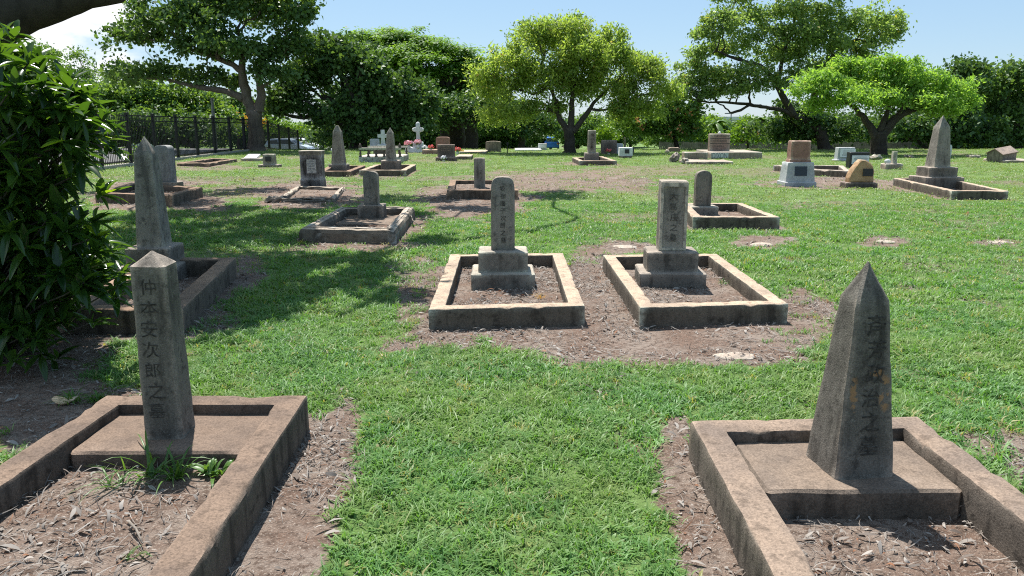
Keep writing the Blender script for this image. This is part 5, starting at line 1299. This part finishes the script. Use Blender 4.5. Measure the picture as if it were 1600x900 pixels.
def car(label, px, Y, rz, paint, roof_h=1.48, L=4.4, name='parked_car', group='parked cars beyond the grounds', zoff=.05):
    g = D(px, 230, Y); e = empty(name, (g.x, Y, tz(g.x, Y)+zoff), label, 'car', group, rz); h = roof_h; W2 = .88
    def sweep(prof, hw_fn):
        b = MB(); n = len(prof); vs = []
        for sgn in (-1, 1): vs += [(x, sgn*hw_fn(z), z) for x, z in prof]
        fs = [(i, (i+1) % n, n+(i+1) % n, n+i) for i in range(n)]+[tuple(range(n-1, -1, -1)), tuple(range(n, 2*n))]
        b.add(vs, fs); return b
    lo = [(-L/2, .35), (-L/2+.02, .75), (-L/2+.12, .92), (-.2*L, .98), (.12*L, .98), (L/2-.75, .90), (L/2-.15, .72), (L/2, .5), (L/2-.05, .25), (-L/2+.1, .25)]
    b = sweep(lo, lambda z: W2-.04*abs(z-.6)); b.build('body', paint, e, auto=30)
    up = [(-L/2+.12, .92), (-L/2+.35, h-.12), (-L/2+.7, h), (.02*L, h+.01), (.1*L, h-.1), (.27*L, .95)]
    b = sweep(up, lambda z: W2-.08-(z-.9)*.32); b.build('cabin', paint, e, auto=30)
    for sgn in (-1, 1):
        y = lambda z: sgn*(W2-.08-(z-.9)*.32+.012)
        for q in ([(-L/2+.42, 1.0), (-L/2+.55, h-.16), (-.2*L, h-.09), (-.17*L, 1.0)], [(-.15*L, 1.0), (-.17*L, h-.09), (.02*L, h-.09), (.08*L, h-.16), (.20*L, 1.0)]):
            b = MB(); b.add([(x, y(z), z) for x, z in q], [(0, 1, 2, 3, 4) if len(q) == 5 else (0, 1, 2, 3)]); b.build('side_window', M['glass'], e)
    b = MB(); hw = W2-.18
    b.add([(-L/2+.12+.06, -hw, 1.0), (-L/2+.12+.06, hw, 1.0), (-L/2+.325, hw-.1, h-.18), (-L/2+.325, -hw+.1, h-.18)], [(0, 1, 2, 3)]); b.v = [(p[0]-.035, p[1], p[2]) for p in b.v]; b.build('rear_window', M['glass'], e)
    b = MB(); b.add([(.255*L, -hw, 1.0), (.255*L, hw, 1.0), (.115*L, hw-.1, h-.14), (.115*L, -hw+.1, h-.14)], [(0, 1, 2, 3)]); b.v = [(p[0]+.035, p[1], p[2]+.01) for p in b.v]; b.build('windscreen', M['glass'], e)
    for sgn in (-1, 1):
        b = MB(); b.box(-L/2-.012, -L/2+.1, sgn*.72-.1, sgn*.72+.1, .68, .86, 0); b.build('tail_light', M['lamp_red'], e)
        for x in (-L*.3, L*.3):
            b = MB(); y0 = sgn*(W2-.1); b.tube([(x, y0-.1, .31), (x, y0+.1, .31)], .31, 16); w_ = b.build('wheel', M['tyre'], e, auto=40)
            b = MB(); b.tube([(x, y0+sgn*.1, .31), (x, y0+sgn*.108, .31)], .18, 12); b.build('rim', M['grey_steel'], w_)
    return e
car('silver-blue hatchback parked beyond the fence behind the small grey marker', 452, 76, R(-6), M['car_silver'])
car('white car mostly hidden by the silver-blue hatchback', 470, 86, R(-6), M['car_white'])
car('bluish white car seen from behind, past the fence by the green creeper', 199, 58, R(80), M['car_white'], 1.5, 4.2)
car('dark car in the shade past the fence beside the leafy bush', 158, 52, R(84), M['glass'], 1.5, 4.2)
car('bright blue car seen end-on left of the central trunk', 862, 97, R(88), M['car_blue'], 1.55, 4.2)
car('grey-blue car in the distance left of the low white slab', 793, 96, R(2), M['car_grey'])
car('white car in the distance behind the low white slab', 816, 104, R(2), M['car_white'])
car('white car in the distance seen between the dark trunks', 728, 92, R(4), M['car_white'])

# ------------------------------------------------------------------ sky, sun, camera
w = bpy.data.worlds.new('World'); SC.world = w; w.use_nodes = True; nt = w.node_tree; nt.nodes.clear()
out = nt.nodes.new('ShaderNodeOutputWorld'); bg = nt.nodes.new('ShaderNodeBackground'); sky = nt.nodes.new('ShaderNodeTexSky')
sky.sky_type = 'NISHITA'; sky.sun_disc = False; sky.sun_elevation = EL; sky.sun_rotation = math.atan2(SUN.x, SUN.y); sky.air_density = 1.0; sky.dust_density = .15; sky.ozone_density = 1.6; sky.altitude = 20
tc = nt.nodes.new('ShaderNodeTexCoord'); v = tc.outputs['Generated']
mp = nt.nodes.new('ShaderNodeMapping'); mp.inputs['Scale'].default_value = (1, 1, 2.2); mp.inputs['Location'].default_value = (.3, 0, .1); nt.links.new(v, mp.inputs[0])
n1 = noise_n(nt, mp.outputs[0], 4.2, 9, .58); n2 = noise_n(nt, mp.outputs[0], 2.0, 3, .5)
sx = N(nt, 'SeparateXYZ'); nt.links.new(v, sx.inputs[0])
left = ramp(nt, sx.outputs['X'], -.20, -.52)
th = N(nt, 'Math', operation='MULTIPLY_ADD'); nt.links.new(left, th.inputs[0]); th.inputs[1].default_value = .31; sh_ = N(nt, 'Math', operation='SUBTRACT'); nt.links.new(n1, sh_.inputs[0]); sh_.inputs[1].default_value = .13; nt.links.new(sh_.outputs[0], th.inputs[2])
cf = ramp(nt, th.outputs[0], .61, .74)
cc = mixc(nt, ramp(nt, n2, .3, .7), (7.6, 8.2, 9.0), (10.5, 10.6, 10.8))
pale = mixc(nt, .50, sky.outputs[0], (4.2, 6.7, 9.6))
nt.links.new(mixc(nt, cf, pale, cc), bg.inputs[0]); bg.inputs[1].default_value = .064
nt.links.new(bg.outputs[0], out.inputs[0])

ld = bpy.data.lights.new('sun', 'SUN'); ld.energy = 5.0; ld.angle = R(.53); ld.color = (1, .968, .92)
lo = bpy.data.objects.new('sun', ld); COL.objects.link(lo); lo.rotation_euler = SUN.to_track_quat('Z', 'Y').to_euler(); lo.location = SUN*60

cd = bpy.data.cameras.new('camera'); cam = bpy.data.objects.new('camera', cd); COL.objects.link(cam); SC.camera = cam
cd.sensor_width = 36; cd.lens = 36*F/1600; cd.clip_end = 2500; cd.clip_start = .05
cam.location = (0, 0, H); cam.rotation_euler = (math.pi/2-PITCH, 0, 0)
SC.view_settings.view_transform = 'Standard'; SC.view_settings.look = 'None'; SC.view_settings.exposure = 0.80; SC.view_settings.gamma = 1
SC.render.resolution_x = 1024; SC.render.resolution_y = 576
SC.render.engine = 'CYCLES'; SC.cycles.max_bounces = 6; SC.cycles.diffuse_bounces = 3; SC.cycles.transparent_max_bounces = 4; SC.cycles.use_denoising = False; SC.cycles.filter_width = 1.1; SC.cycles.sample_clamp_indirect = 4
